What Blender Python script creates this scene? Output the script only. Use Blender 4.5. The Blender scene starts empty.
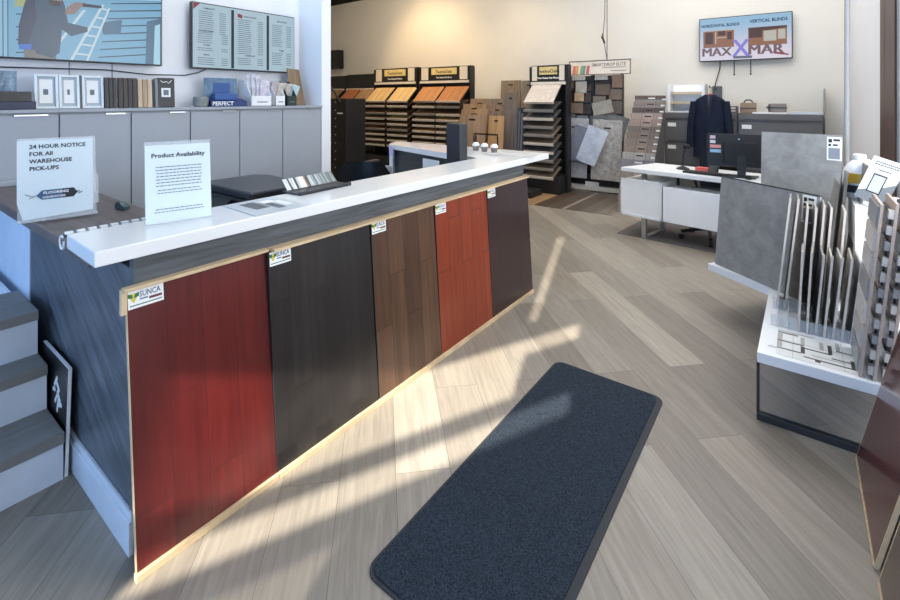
import bpy, bmesh, math, random
from mathutils import Vector as V, Matrix as MX
random.seed(7)
C = bpy.context.scene.collection
PI = math.pi

# ---------------------------------------------------------------- camera
cam_d = bpy.data.cameras.new('camera'); cam = bpy.data.objects.new('camera', cam_d); C.objects.link(cam)
cam_d.sensor_width = 36; cam_d.sensor_fit = 'HORIZONTAL'
cam_d.lens = 466 / 900 * 36
cam_d.shift_y = -(300 - 98.5) / 900
cam_d.clip_start = .02; cam_d.clip_end = 100
cam.location = (0, 0, 1.6); cam.rotation_euler = (PI / 2, 0, .641)
bpy.context.scene.camera = cam
# ---------------------------------------------------------------- world, sun, daylight, lamps, exposure
w = bpy.data.worlds.new('world'); bpy.context.scene.world = w; w.use_nodes = True
w.node_tree.nodes['Background'].inputs[0].default_value = (.62, .78, 1, 1)
w.node_tree.nodes['Background'].inputs[1].default_value = 1.0
sd = bpy.data.lights.new('sun', 'SUN'); so = bpy.data.objects.new('sun', sd); C.objects.link(so)
sd.energy = 12; sd.angle = math.radians(.7); sd.color = (1, .93, .80)
so.rotation_euler = V((-.309 * .788, .951 * .788, -.616)).to_track_quat('-Z', 'Y').to_euler()
def area(name, loc, direction, sx, sy, power, color):
    l = bpy.data.lights.new(name, 'AREA'); l.shape = 'RECTANGLE'; l.size = sx; l.size_y = sy
    l.energy = power; l.color = color
    o = bpy.data.objects.new(name, l); C.objects.link(o); o.location = loc
    o.rotation_euler = V(direction).to_track_quat('-Z', 'Y').to_euler(); return o
area('storefront_daylight', (.36, .33, 1.75), (-.75, .66, -.10), 2.2, 2.6, 20, (.80, .9, 1))
area('rear_window_daylight', (-3.6, -3.85, 1.9), (-.1, 1, -.05), 3.6, 3.0, 185, (.27, .54, 1))
area('side_window_daylight', (1.2, 2.9, 2.0), (-1, .15, -.1), 2.8, 2.6, 120, (.95, .97, 1))
area('fill_light_front', (.1, 4.3, 5.2), (0, 0, -1), 2.4, 3.0, 50, (1, .97, .93))  # added warm fill balancing the blue daylight on the floor
area('fill_light_counter', (-3.3, 2.0, 5.3), (-.12, 0, -1), 1.8, 2.2, 75, (.84, .92, 1))  # added fill to brighten the left wall, no fixture here
area('ceiling_light_desk', (-1.2, 6.3, 4.9), (0, .1, -1), 4, 3, 175, (1, .975, .945))
area('ceiling_light_racks', (-6.6, 6.4, 4.9), (0, .25, -1), 4, 2.5, 120, (1, .8, .56))
def spot(name, loc, target, power, color, deg, blend=.8):
    l = bpy.data.lights.new(name, 'SPOT'); l.energy = power; l.color = color; l.spot_size = math.radians(deg); l.spot_blend = blend; l.shadow_soft_size = .12
    o = bpy.data.objects.new(name, l); C.objects.link(o); o.location = loc
    o.rotation_euler = (V(target) - V(loc)).to_track_quat('-Z', 'Y').to_euler()
spot('track_spot_racks', (-7.2, 6.6, 4.6), (-7.0, 8.6, 2.2), 230, (1, .68, .36), 80)
spot('track_spot_tower', (-4.6, 6.4, 4.6), (-4.6, 8.4, 1.9), 110, (1, .78, .5), 75)
vs = bpy.context.scene.view_settings
vs.view_transform = 'Standard'; vs.look = 'None'; vs.exposure = 0.0; vs.gamma = 1.0; vs.use_curve_mapping = False

# ---------------------------------------------------------------- materials
def srgb(r, g, b):
    f = lambda c: ((c / 255 + .055) / 1.055) ** 2.4 if c > 10 else c / 255 / 12.92
    return (f(r), f(g), f(b), 1)
class NT:
    def __init__(s, name):
        s.m = bpy.data.materials.new(name); s.m.use_nodes = True; s.t = s.m.node_tree
        s.b = s.t.nodes['Principled BSDF']
    def n(s, t, **kw):
        o = s.t.nodes.new(t)
        for k, v in kw.items():
            if isinstance(v, bpy.types.NodeSocket): s.t.links.new(v, o.inputs[k])
            elif k in [i.name for i in o.inputs]: o.inputs[k].default_value = v
            else: setattr(o, k, v)
        return o
    def l(s, a, b): s.t.links.new(a, b)
def finish(N, rough, metal=0, spec=.5, coat=0):
    N.b.inputs['Roughness'].default_value = rough; N.b.inputs['Metallic'].default_value = metal
    N.b.inputs['Specular IOR Level'].default_value = spec; N.b.inputs['Coat Weight'].default_value = coat
    N.b.inputs['Coat Roughness'].default_value = .12
cache = {}
def plain(name, col, rough=.5, metal=0, var=.06, scale=6, spec=.5, coat=0, bump=0):
    if name in cache: return cache[name]
    N = NT(name); tc = N.n('ShaderNodeTexCoord')
    no = N.n('ShaderNodeTexNoise', Scale=float(scale), Detail=4.0); N.l(tc.outputs['Object'], no.inputs['Vector'])
    cr = N.n('ShaderNodeValToRGB'); N.l(no.outputs[0], cr.inputs[0])
    c = srgb(*col); cr.color_ramp.elements[0].position = .3; cr.color_ramp.elements[1].position = .7
    cr.color_ramp.elements[0].color = tuple(x * (1 - var) for x in c[:3]) + (1,)
    cr.color_ramp.elements[1].color = tuple(min(1, x * (1 + var)) for x in c[:3]) + (1,)
    N.l(cr.outputs[0], N.b.inputs['Base Color'])
    if bump:
        bp = N.n('ShaderNodeBump', Strength=bump, Distance=.004); N.l(no.outputs[0], bp.inputs['Height']); N.l(bp.outputs[0], N.b.inputs['Normal'])
    finish(N, rough, metal, spec, coat); cache[name] = N.m; return N.m
def glow(name, col, e):
    if name in cache: return cache[name]
    N = NT(name); c = srgb(*col); N.b.inputs['Base Color'].default_value = (c[0] * .3, c[1] * .3, c[2] * .3, 1)
    N.b.inputs['Emission Color'].default_value = c; N.b.inputs['Emission Strength'].default_value = e
    finish(N, .25); cache[name] = N.m; return N.m
def clear(name, tint=(.9, .96, 1, 1), rough=.03, alpha=.25):
    if name in cache: return cache[name]
    N = NT(name); N.b.inputs['Base Color'].default_value = tint; N.b.inputs['Alpha'].default_value = alpha
    finish(N, rough); cache[name] = N.m; return N.m
def planks(name, along, across, rowh, length, cols, off=0, rough=.4, grain=.35, coat=0, gscale=1.0, gap=.0015, gapcol=(.02, .015, .012, 1), offset=.37, bump=.15, spec=.5):
    """boards: along / across are axis vectors in object space"""
    if name in cache: return cache[name]
    N = NT(name); tc = N.n('ShaderNodeTexCoord'); P = tc.outputs['Object']
    def dot(v):
        d = N.n('ShaderNodeVectorMath', operation='DOT_PRODUCT'); N.l(P, d.inputs[0]); d.inputs[1].default_value = v; return d.outputs['Value']
    a = dot(along); b0 = dot(across); ad = N.n('ShaderNodeMath', operation='ADD'); N.l(b0, ad.inputs[0]); ad.inputs[1].default_value = 50 * rowh - off
    ad2 = N.n('ShaderNodeMath', operation='ADD'); N.l(a, ad2.inputs[0]); ad2.inputs[1].default_value = 40.0
    cb = N.n('ShaderNodeCombineXYZ'); N.l(ad2.outputs[0], cb.inputs[0]); N.l(ad.outputs[0], cb.inputs[1])
    br = N.n('ShaderNodeTexBrick'); N.l(cb.outputs[0], br.inputs['Vector'])
    br.offset = offset; br.offset_frequency = 2; br.squash = 1
    for k, v in dict(Color1=(0, 0, 0, 1), Color2=(1, 1, 1, 1), Mortar=(.5, .5, .5, 1)).items(): br.inputs[k].default_value = v
    br.inputs['Scale'].default_value = 1; br.inputs['Mortar Size'].default_value = gap; br.inputs['Mortar Smooth'].default_value = .1
    br.inputs['Brick Width'].default_value = length; br.inputs['Row Height'].default_value = rowh
    cr = N.n('ShaderNodeValToRGB'); N.l(br.outputs['Color'], cr.inputs[0])
    e = cr.color_ramp.elements; e[0].color = srgb(*cols[0]); e[1].color = srgb(*cols[-1])
    for i, c in enumerate(cols[1:-1]): x = e.new((i + 1) / (len(cols) - 1)); x.color = srgb(*c)
    # grain: stretched noise, shifted per board
    sh = N.n('ShaderNodeMath', operation='MULTIPLY'); N.l(br.outputs['Color'], sh.inputs[0]); sh.inputs[1].default_value = 37
    m1 = N.n('ShaderNodeMath', operation='MULTIPLY'); N.l(a, m1.inputs[0]); m1.inputs[1].default_value = 1.6 * gscale
    m2 = N.n('ShaderNodeMath', operation='MULTIPLY'); N.l(b0, m2.inputs[0]); m2.inputs[1].default_value = 26 * gscale
    c2 = N.n('ShaderNodeCombineXYZ'); N.l(m1.outputs[0], c2.inputs[0]); N.l(m2.outputs[0], c2.inputs[1]); N.l(sh.outputs[0], c2.inputs[2])
    no = N.n('ShaderNodeTexNoise', Scale=1.0, Detail=8.0, Roughness=.62, Distortion=.9); N.l(c2.outputs[0], no.inputs['Vector'])
    g = N.n('ShaderNodeMapRange'); N.l(no.outputs[0], g.inputs[0])
    for i, v in ((1, .3), (2, .7), (3, 1 - grain), (4, 1 + grain)): g.inputs[i].default_value = v
    mu = N.n('ShaderNodeVectorMath', operation='SCALE'); N.l(cr.outputs[0], mu.inputs[0]); N.l(g.outputs[0], mu.inputs['Scale'])
    mx = N.n('ShaderNodeMix', data_type='RGBA'); N.l(br.outputs['Fac'], mx.inputs[0]); N.l(mu.outputs[0], mx.inputs[6]); mx.inputs[7].default_value = gapcol
    N.l(mx.outputs[2], N.b.inputs['Base Color'])
    if bump:
        bp = N.n('ShaderNodeBump', Strength=bump, Distance=.002); N.l(no.outputs[0], bp.inputs['Height']); N.l(bp.outputs[0], N.b.inputs['Normal'])
    finish(N, rough, 0, spec, coat); cache[name] = N.m; return N.m
XA, YA, ZA = (1, 0, 0), (0, 1, 0), (0, 0, 1)
def wood(name, col, along=YA, across=XA, **k):
    d = tuple(int(c * .86) for c in col); k.setdefault('rough', .45); k.setdefault('bump', .05)
    return planks(name, along, across, 40, 80, [d, col], off=20, **k)
def stone(name, c1, c2, scale=3, rough=.5, vein=None):
    if name in cache: return cache[name]
    N = NT(name); tc = N.n('ShaderNodeTexCoord')
    no = N.n('ShaderNodeTexNoise', Scale=float(scale), Detail=9.0, Roughness=.68, Distortion=.5 if not vein else 1.8); N.l(tc.outputs['Object'], no.inputs['Vector'])
    cr = N.n('ShaderNodeValToRGB'); N.l(no.outputs[0], cr.inputs[0]); e = cr.color_ramp.elements
    e[0].position = .33; e[1].position = .68; e[0].color = srgb(*c1); e[1].color = srgb(*c2)
    if vein:
        e[0].color = srgb(*c2); e[0].position = .46
        x = e.new(.5); x.color = srgb(*vein); y = e.new(.54); y.color = srgb(*c1)
    N.l(cr.outputs[0], N.b.inputs['Base Color']); finish(N, rough); cache[name] = N.m; return N.m

M_wall = plain('wall_paint', (226, 222, 212), .75, var=.025, scale=1.2, bump=.06)
M_wall_w = plain('wall_paint_white', (240, 242, 246), .7, var=.02, scale=2)
M_floor = planks('floor_boards', (-.70711, .70711, 0), (.70711, .70711, 0), .234, 1.52,
                 [(116, 108, 98), (154, 146, 134), (134, 126, 115), (166, 157, 144), (126, 117, 105)], off=.057, rough=.42, grain=.20, gscale=1.7, gap=.0011, gapcol=(.12, .105, .09, 1), bump=.12)
M_charx = planks('charcoal_laminate', (0, .93, -.36), (0, .36, .93), 40, 80, [(54, 59, 66), (62, 68, 76)], off=20, rough=.38, grain=.45, gscale=.9)
M_charend = planks('charcoal_laminate_end', (.86, 0, -.5), (.5, 0, .86), 40, 80, [(78, 84, 92), (86, 92, 100)], off=20, rough=.36, grain=.6, gscale=1.1)
M_charf = planks('charcoal_laminate_front', YA, ZA, 40, 80, [(78, 82, 86), (86, 90, 94)], off=20, rough=.4, grain=.5, gscale=1.2)
M_top = plain('white_quartz', (236, 237, 237), .12, var=.015, spec=.5)
M_white = plain('white_gloss', (236, 238, 240), .3, var=.01)
M_matw = plain('white_matt', (242, 243, 244), .6, var=.02)
M_lightwood = wood('light_plywood', (216, 190, 152), gscale=1.3, rough=.55)
M_black = plain('black_plastic', (20, 21, 24), .35, var=.1)
M_blackm = plain('black_metal', (22, 23, 26), .4, metal=.3, var=.05)
M_dark = plain('dark_grey_plastic', (44, 47, 52), .32, var=.08)
M_leather = plain('black_leather', (22, 23, 25), .38, var=.15, scale=20, bump=.1)
M_grey = plain('cabinet_grey', (164, 170, 178), .45, var=.015)
M_file = plain('filing_grey', (98, 97, 98), .45, var=.03)
M_chrome = plain('brushed_steel', (190, 195, 200), .28, metal=.9, var=.03)
M_paper = plain('paper', (240, 241, 240), .7, var=.01)
M_ink = plain('printed_ink', (42, 46, 52), .7)
M_inkg = plain('faded_ink', (110, 118, 126), .7)
M_acr = clear('clear_acrylic')

# ---------------------------------------------------------------- mesh helpers
class MB:
    def __init__(s, M=None): s.b = bmesh.new(); s.M = M or MX.Identity(4)
    def _mv(s, vs, R=None):
        m = s.M @ R if R is not None else s.M
        for v in vs: v.co = m @ v.co
    def box(s, x0, x1, y0, y1, z0, z1, bev=0, R=None, seg=2):
        t = bmesh.new(); r = bmesh.ops.create_cube(t, size=1)
        for v in t.verts: v.co = V(((x0 + x1) / 2 + v.co.x * (x1 - x0), (y0 + y1) / 2 + v.co.y * (y1 - y0), (z0 + z1) / 2 + v.co.z * (z1 - z0)))
        if bev: bmesh.ops.bevel(t, geom=t.edges[:], offset=bev, segments=seg, profile=.6, affect='EDGES')
        s.merge(t, R); return s
    def merge(s, t, R=None):
        m = s.M @ R if R is not None else s.M
        mp = {v: s.b.verts.new(m @ v.co) for v in t.verts}
        for f in t.faces:
            try: s.b.faces.new([mp[v] for v in f.verts])
            except ValueError: pass
        t.free()
    def prism(s, pts, z0, z1, R=None, bev=0):
        t = bmesh.new(); a = [t.verts.new((p[0], p[1], z0)) for p in pts]; b = [t.verts.new((p[0], p[1], z1)) for p in pts]
        t.faces.new(a[::-1]); t.faces.new(b)
        for i in range(len(pts)): j = (i + 1) % len(pts); t.faces.new([a[i], a[j], b[j], b[i]])
        if bev: bmesh.ops.bevel(t, geom=t.edges[:], offset=bev, segments=2, profile=.6, affect='EDGES')
        s.merge(t, R); return s
    def cyl(s, p, q, r, r2=None, seg=16):
        p, q = V(p), V(q); d = q - p; t = bmesh.new()
        bmesh.ops.create_cone(t, cap_ends=True, segments=seg, radius1=r, radius2=r if r2 is None else r2, depth=d.length)
        R = MX.Translation((p + q) / 2) @ d.to_track_quat('Z', 'Y').to_matrix().to_4x4()
        s.merge(t, R); return s
    def tube(s, pts, r, seg=8):
        pts = [V(p) for p in pts]; rings = []
        for i, p in enumerate(pts):
            d = (pts[min(i + 1, len(pts) - 1)] - pts[max(i - 1, 0)]).normalized()
            Q = d.to_track_quat('Z', 'Y').to_matrix()
            rings.append([s.b.verts.new(s.M @ (p + Q @ V((r * math.cos(2 * PI * k / seg), r * math.sin(2 * PI * k / seg), 0)))) for k in range(seg)])
        for a, b in zip(rings, rings[1:]):
            for k in range(seg): s.b.faces.new([a[k], a[(k + 1) % seg], b[(k + 1) % seg], b[k]])
        s.b.faces.new(rings[0][::-1]); s.b.faces.new(rings[-1]); return s
    def lathe(s, prof, c=(0, 0, 0), seg=20):
        rings = [[s.b.verts.new(s.M @ V((c[0] + r * math.cos(2 * PI * k / seg), c[1] + r * math.sin(2 * PI * k / seg), c[2] + z))) for k in range(seg)] for r, z in prof]
        for a, b in zip(rings, rings[1:]):
            for k in range(seg): s.b.faces.new([a[k], a[(k + 1) % seg], b[(k + 1) % seg], b[k]])
        s.b.faces.new(rings[0][::-1]); s.b.faces.new(rings[-1]); return s
    def grid(s, rows):
        vv = [[s.b.verts.new(s.M @ V(p)) for p in r] for r in rows]
        for i in range(len(vv) - 1):
            for j in range(len(vv[0]) - 1): s.b.faces.new([vv[i][j], vv[i][j + 1], vv[i + 1][j + 1], vv[i + 1][j]])
        return s
    def quad(s, *p): s.b.faces.new([s.b.verts.new(s.M @ V(q)) for q in p]); return s
def link(name, mb, mat, parent=None, smooth=False):
    me = bpy.data.meshes.new(name); bmesh.ops.recalc_face_normals(mb.b, faces=mb.b.faces[:]); mb.b.to_mesh(me); mb.b.free()
    me.materials.append(mat); o = bpy.data.objects.new(name, me); C.objects.link(o)
    if smooth:
        for p in me.polygons: p.use_smooth = True
        try: me.set_sharp_from_angle(angle=math.radians(40))
        except Exception: pass
    if parent: o.parent = parent
    return o
def tag(o, label, cat, group=None):
    o['label'] = label; o['category'] = cat
    if group: o['group'] = group
    return o
def T(x=0, y=0, z=0, rz=0): return MX.Translation((x, y, z)) @ MX.Rotation(rz, 4, 'Z')
def F(O, U, W):
    """flat item frame: local x = reader's right, y = up along the face, z = out of the face"""
    U = V(U).normalized(); W = V(W); W = (W - W.dot(U) * U).normalized(); N = U.cross(W)
    m = MX.Identity(4)
    for i in range(3): m[i][0], m[i][1], m[i][2], m[i][3] = U[i], W[i], N[i], O[i]
    return m
def thing(name, label, cat, M=None, group=None):
    o = bpy.data.objects.new(name, None); C.objects.link(o); o.empty_display_size = .1
    o.matrix_world = M or MX.Identity(4); return tag(o, label, cat, group)
def solo(name, mb, mat, M, label, cat, group=None, smooth=False):
    o = link(name, mb, mat, None, smooth); o.matrix_world = M; return tag(o, label, cat, group)
def struct(name, mb, mat, parent=None):
    o = link(name, mb, mat, parent)
    if not parent: o['kind'] = 'structure'
    return o
def text(parent, s, x, y, z, size, mat, name='printed_text', align='LEFT', M=None, sx=1, bold=0, spacing=1):
    cu = bpy.data.curves.new('t', 'FONT'); cu.body = s; cu.size = size; cu.align_x = align; cu.offset = bold; cu.resolution_u = 2; cu.space_line = spacing
    o = bpy.data.objects.new('t', cu); C.objects.link(o); dg = bpy.context.evaluated_depsgraph_get()
    me = bpy.data.meshes.new_from_object(o.evaluated_get(dg)); bpy.data.objects.remove(o); bpy.data.curves.remove(cu)
    me.name = name; me.transform((M or MX.Identity(4)) @ MX.Translation((x, y, z)) @ MX.Diagonal((sx, 1, 1, 1))); me.materials.clear(); me.materials.append(mat)
    t = bpy.data.objects.new(name, me); C.objects.link(t); t.parent = parent; return t
def lines(mb, x0, x1, y, z, n, dy, h, gap=None):
    """rows of tiny printed words"""
    for i in range(n):
        x = x0 + random.uniform(0, .03) * (x1 - x0)
        while x < x1 * .97:
            L = random.uniform(.04, .1) * (x1 - x0); e = min(x + L, x1)
            mb.quad((x, y - i * dy, z), (e, y - i * dy, z), (e, y - i * dy + h, z), (x, y - i * dy + h, z)); x = e + .018 * (x1 - x0)

# ================================================================ SETTING
struct('floor', MB().box(-12, 5, -6, 9, -.08, 0), M_floor)
struct('ceiling', MB().prism([(-12, 3.2), (-4.65, 3.2), (-4.65, -4.2), (-1.63, -4.2), (.79, 1.0), (1.5, 1.0), (1.5, 9), (-12, 9)], 5.6, 5.7), plain('dark_deck', (34, 34, 36), .8))
struct('wall_back', MB().box(-12, .75, 8.7, 8.85, 0, 4.26), M_wall)
struct('wall_back_upper', MB().box(-12, .75, 8.78, 8.9, 4.26, 5.6), plain('dark_deck', (34, 34, 36), .8))
struct('wall_left', MB().box(-4.65, -4.5, -4.1, 3.3, 0, 5.6), M_wall_w)
struct('trim_1', MB().box(-4.5, -4.1, 3.19, 3.31, 0, 5.6), M_wall_w)
struct('wall_far_left', MB().box(-12, -11.8, 3.2, 8.8, 0, 5.6), M_wall)
struct('wall_partition', MB().box(-12, -4.6, 3.2, 3.31, 0, 5.6), M_wall)
struct('wall_rear', MB().box(-4.6, -1.55, -4.2, -4.1, 0, 5.6), M_wall_w)
struct('wall_right', MB().box(.55, .75, 5.26, 8.85, 0, 5.6), M_wall_w)
M_frame = plain('brown_window_frame', (92, 68, 58), .45, var=.08)
wf = struct('window_1', MB().box(.55, .64, 4.53, 5.26, 0, 5.6).box(.55, .6, 5.0, 5.02, 0, 5.6), M_frame)
struct('window_frame', MB().box(.56, .66, 4.40, 4.52, 0, 5.6), plain('grey_window_frame', (150, 155, 160), .4), wf)
struct('window_pane', MB().box(.6, .61, 3.2, 4.40, .9, 5.6), clear('window_glass', (.9, .97, 1, 1), .02, .12), wf)
struct('wall_side', MB().box(1.4, 1.5, .9, 8.8, 0, .3).box(1.4, 1.5, .9, 8.8, 4.2, 5.6), M_wall_w)
# unseen storefront wall behind the camera, gaps cut to shape the sun patches
sf = MX(((-.4226, .9063, 0, .75), (-.9063, -.4226, 0, 1.0), (0, 0, 1, 0), (0, 0, 0, 1)))   # local x runs along the wall, y points outside
b = MB(sf)
X0, XE = -2.0, 5.7
b.box(X0, .10, 0, .06, 0, 5.6); b.box(.10, .30, 0, .06, 0, .8).box(.10, .30, 0, .06, 1.15, 5.6)
b.box(.30, 1.36, 0, .06, 0, 5.6); b.box(1.36, 1.42, 0, .06, 0, 1.5).box(1.36, 1.42, 0, .06, 1.68, 5.6)
b.box(1.42, 1.78, 0, .06, 0, 5.6)
b.box(1.78, 3.75, 0, .06, 0, 1.78).box(1.78, 2.85, 0, .06, 1.78, 2.36).box(2.85, 3.75, 0, .06, 2.27, 2.36).box(1.78, 3.75, 0, .06, 2.57, 2.64)
b.box(1.78, 2.22, 0, .06, 2.66, 2.98).box(1.78, 2.22, 0, .06, 3.20, 5.6).box(2.22, 2.345, 0, .06, 3.20, 3.36).box(2.22, 2.345, 0, .06, 5.1, 5.6).box(2.345, 3.75, 0, .06, 3.20, 5.6)
b.box(3.75, XE, 0, .06, 0, 5.6)
struct('wall_storefront_sun_gaps', b, M_wall_w)

struct('sun_dimming_pane', MB(sf).box(2.84, 3.76, .02, .03, 1.77, 2.28), clear('tinted_glass', (.2, .22, .24, 1), .05, .5))  # unseen pane added to weaken one band of sun
# inlaid sample planks at the back
cols = [(74, 52, 40), (176, 142, 104), (66, 46, 38), (186, 152, 112), (160, 128, 92), (84, 68, 56), (92, 80, 68), (150, 140, 128), (96, 86, 76), (112, 102, 92), (128, 118, 106)]
x = -4.25
names = ['dark walnut', 'honey oak', 'espresso', 'pale oak', 'tan oak', 'smoked oak', 'grey brown oak', 'narrow silver', 'driftwood', 'ash grey', 'sand grey']
for i, c in enumerate(cols):
    wd = .06 if names[i].startswith('narrow') else .215
    solo('sample_plank', MB().box(0, wd - .006, 0, 1.42, 0, .004), wood('inlay_%d' % i, c, YA, XA), T(x, 6.3 + .012 * i, 0),
         '%s sample plank laid flat in the floor before the tile displays' % names[i], 'floor plank', 'sample planks laid in the floor')
    x += wd

# ================================================================ COUNTER
ct = thing('reception_counter', 'long L-shaped charcoal wood reception counter with a white top', 'counter', T(-1.86, .65, 0))
def L(p): return p[0] + 1.86, p[1] - .65
link('front_panel', MB(T(1.86, -.65)).box(-1.90, -1.86, .66, 3.53, 0, 1.045), M_charf, ct)
link('corner_post', MB(T(1.86, -.65)).box(-1.90, -1.857, .645, .70, 0, 1.045), M_charf, ct)
link('end_panel', MB(T(1.86, -.65)).box(-3.25, -1.90, .65, .68, 0, .995), M_charend, ct)
link('inner_panel', MB(T(1.86, -.65)).box(-2.14, -2.11, .97, 3.3, 0, 1.045).box(-2.11, -1.90, 3.50, 3.53, 0, 1.045), M_charf, ct)
link('baseboard', MB(T(1.86, -.65)).box(-3.25, -1.865, .630, .65, 0, .12, .004).box(-3.25, -1.865, .637, .65, .12, .145, .004), plain('baseboard_white', (214, 222, 232), .35), ct)
pts = [(-1.83, .522), (-1.83, 3.97), (-3.79, 4.01), (-3.60, 3.70), (-2.155, 3.28), (-2.155, .53)]
link('countertop', MB(T(1.86, -.65)).prism(pts, 1.048, 1.10, bev=.005), M_top, ct)
link('return_panel', MB(T(1.86, -.65)).prism([(-3.55, 3.74), (-2.14, 3.34), (-2.14, 3.90), (-3.60, 3.94)], .02, 1.045), M_charx, ct)
link('return_leg', MB(T(1.86, -.65)).prism([(-3.59, 3.70), (-3.53, 3.69), (-3.6, 3.99), (-3.75, 3.99)], 0, 1.048), M_white, ct)
wt = wood('worn_brown_laminate', (96, 82, 78), XA, YA, rough=.42, grain=.4)
link('lower_worktop', MB(T(1.86, -.65)).box(-4.08, -2.0, .555, .965, 1.0, 1.046, .01), wt, ct)
link('back_ledge', MB(T(1.86, -.65)).box(-4.095, -3.98, .3, .75, 1.047, 1.075, .004), M_grey, ct)
link('white_side_panel', MB(T(1.86, -.65)).box(-4.08, -3.252, .645, .675, .0, .998), plain('panel_pale', (205, 216, 230), .5), ct)
# wall of sample boards along the front
redA = planks('cherry_boards', (0, 1, 0), (1, 0, 0), .125, .9, [(84, 24, 22), (100, 30, 28), (92, 27, 24)], rough=.33, grain=.28, coat=.2, gap=.0018, gapcol=(.06, .012, .01, 1))
blk = planks('espresso_boards', (0, 1, 0), (1, 0, 0), .098, .62, [(24, 22, 23), (44, 40, 39), (33, 30, 30)], rough=.34, grain=.3, coat=.2, gap=.0018)
brn = planks('walnut_boards', (0, 1, 0), (1, 0, 0), .125, .7, [(76, 52, 38), (94, 66, 48), (84, 58, 42)], rough=.36, grain=.3, coat=.15, gap=.0018)
ora = planks('brazilian_boards', (0, 1, 0), (1, 0, 0), .13, .85, [(118, 44, 24), (138, 56, 30), (128, 50, 27)], rough=.33, grain=.25, coat=.2, gap=.0018)
plum = planks('plum_boards', (0, 1, 0), (1, 0, 0), .15, .8, [(44, 28, 30), (54, 34, 36), (49, 31, 33)], rough=.33, grain=.22, coat=.2, gap=.0018)
bounds = [(.616, 1.139), (1.139, 1.73), (1.735, 2.268), (2.268, 2.868), (2.868, 3.495)]
M_yel = plain('logo_yellow', (216, 200, 40), .5); M_grn = plain('logo_green', (50, 110, 60), .5); M_blue = plain('logo_blue', (50, 92, 128), .5); M_red = plain('logo_maroon', (110, 52, 50), .5)
def sunca(parent, x, y, w_, h_):
    st = link('label_sticker', MB().box(x, x + w_, y - h_, y, .0165, .0175), M_paper, parent)
    t = .0182
    text(st, 'SUNCA', x + .31 * w_, y - .42 * h_, t, h_ * .46, M_blue, 'sticker_wordmark', sx=w_ / .122 * .80, bold=.0004)
    m = MB(); s = h_
    for sx in (-1, 1):
        m.quad((x + .15 * w_, y - .18 * s, t), (x + .15 * w_ + sx * .017, y - .12 * s, t), (x + .15 * w_ + sx * .017, y - .34 * s, t), (x + .15 * w_, y - .42 * s, t))
    link('logo_leaf', m, M_grn, st)
    m = MB(); m.quad((x + .04 * w_, y - .36 * s, t + .0003), (x + .15 * w_, y - .68 * s, t + .0003), (x + .26 * w_, y - .36 * s, t + .0003), (x + .15 * w_, y - .46 * s, t + .0003))
    m.quad((x + .11 * w_, y - .2 * s, t + .0003), (x + .15 * w_, y - .5 * s, t + .0003), (x + .19 * w_, y - .2 * s, t + .0003), (x + .15 * w_, y - .12 * s, t + .0003)); link('logo_flower', m, M_yel, st)
    link('sticker_bar', MB().box(x + .05 * w_, x + .95 * w_, y - .86 * s, y - .80 * s, .0176, t), M_grn, st)
    link('sticker_badge', MB().box(x + .58 * w_, x + .95 * w_, y - .68 * s, y - .54 * s, .0176, t), M_red, st)
    link('sticker_fine_print', MB().box(x + .32 * w_, x + .54 * w_, y - .58 * s, y - .51 * s, .0176, t), M_blue, st)
descr = ['cherry red', 'near black espresso', 'mid brown walnut', 'orange red', 'dark plum brown']
for i, ((y0, y1), m, d) in enumerate(zip(bounds, (redA, blk, brn, ora, plum), descr)):
    xb = -1.752; xt = (-1.845, -1.825, -1.82, -1.81, -1.805)[i]
    fr = F((xb - .016, y0, .026), (0, 1, 0), (xt - xb, 0, .91))
    o = thing('floor_sample_panel', '%s floor sample panel leaning on the counter front' % d, 'sample panel', fr, 'wood sample panels along the counter front')
    h = .912
    link('board', MB().box(.002, y1 - y0 - .002, 0, h, 0, .014), m, o)
    link('board_edge', MB().box(0, .002, 0, h, 0, .0145), M_lightwood if i == 0 else M_dark, o)
    lab = (.115, .115, .115, .115, .115)[i]
    sunca(o, .004, h - .002, .105 if i else .112, .060)
bt = thing('batten_frame', 'pale plywood battens edging the sample panels on the counter', 'batten', T(-1.75, .61, 0))
link('base_batten', MB(T(1.75, -.61)).box(-1.765, -1.742, .612, 1.14, 0, .026, .002).box(-1.765, -1.742, 1.143, 2.268, 0, .026, .002).box(-1.765, -1.742, 2.271, 2.866, 0, .026, .002).box(-1.765, -1.742, 2.869, 3.50, 0, .026, .002), M_lightwood, bt)
link('top_batten', MB(T(1.75, -.61)).box(-1.858, -1.828, .606, 1.146, .938, .951, .002).box(-1.857, -1.80, 1.152, 3.52, .938, .950, .002), M_lightwood, bt)
link('end_batten', MB(T(1.75, -.61)).box(-1.858, -1.838, .600, .618, .86, .945, .002), M_lightwood, bt)

# spiral edge guard along the inner edge of the white top
g = thing('edge_guard', 'clear curled plastic edge guard clipped along the white countertop', 'edge guard', T(-2.17, .55, 1.08))
link('guard_tube', MB().tube([(.024 * math.cos(a), -.03, .024 * math.sin(a) - .01) for a in [k * PI / 9 for k in range(3, 20)]], .0035), M_white, g, True)
m = MB()
for k in range(14): m.box(-.012, .006, -.02 + k * .036, .004 + k * .036, .017, .025)
link('guard_comb', m, M_white, g)
link('guard_strip', MB().box(-.016, .010, -.03, .49, .008, .016), plain('guard_dark', (50, 56, 64), .4), g)

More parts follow.
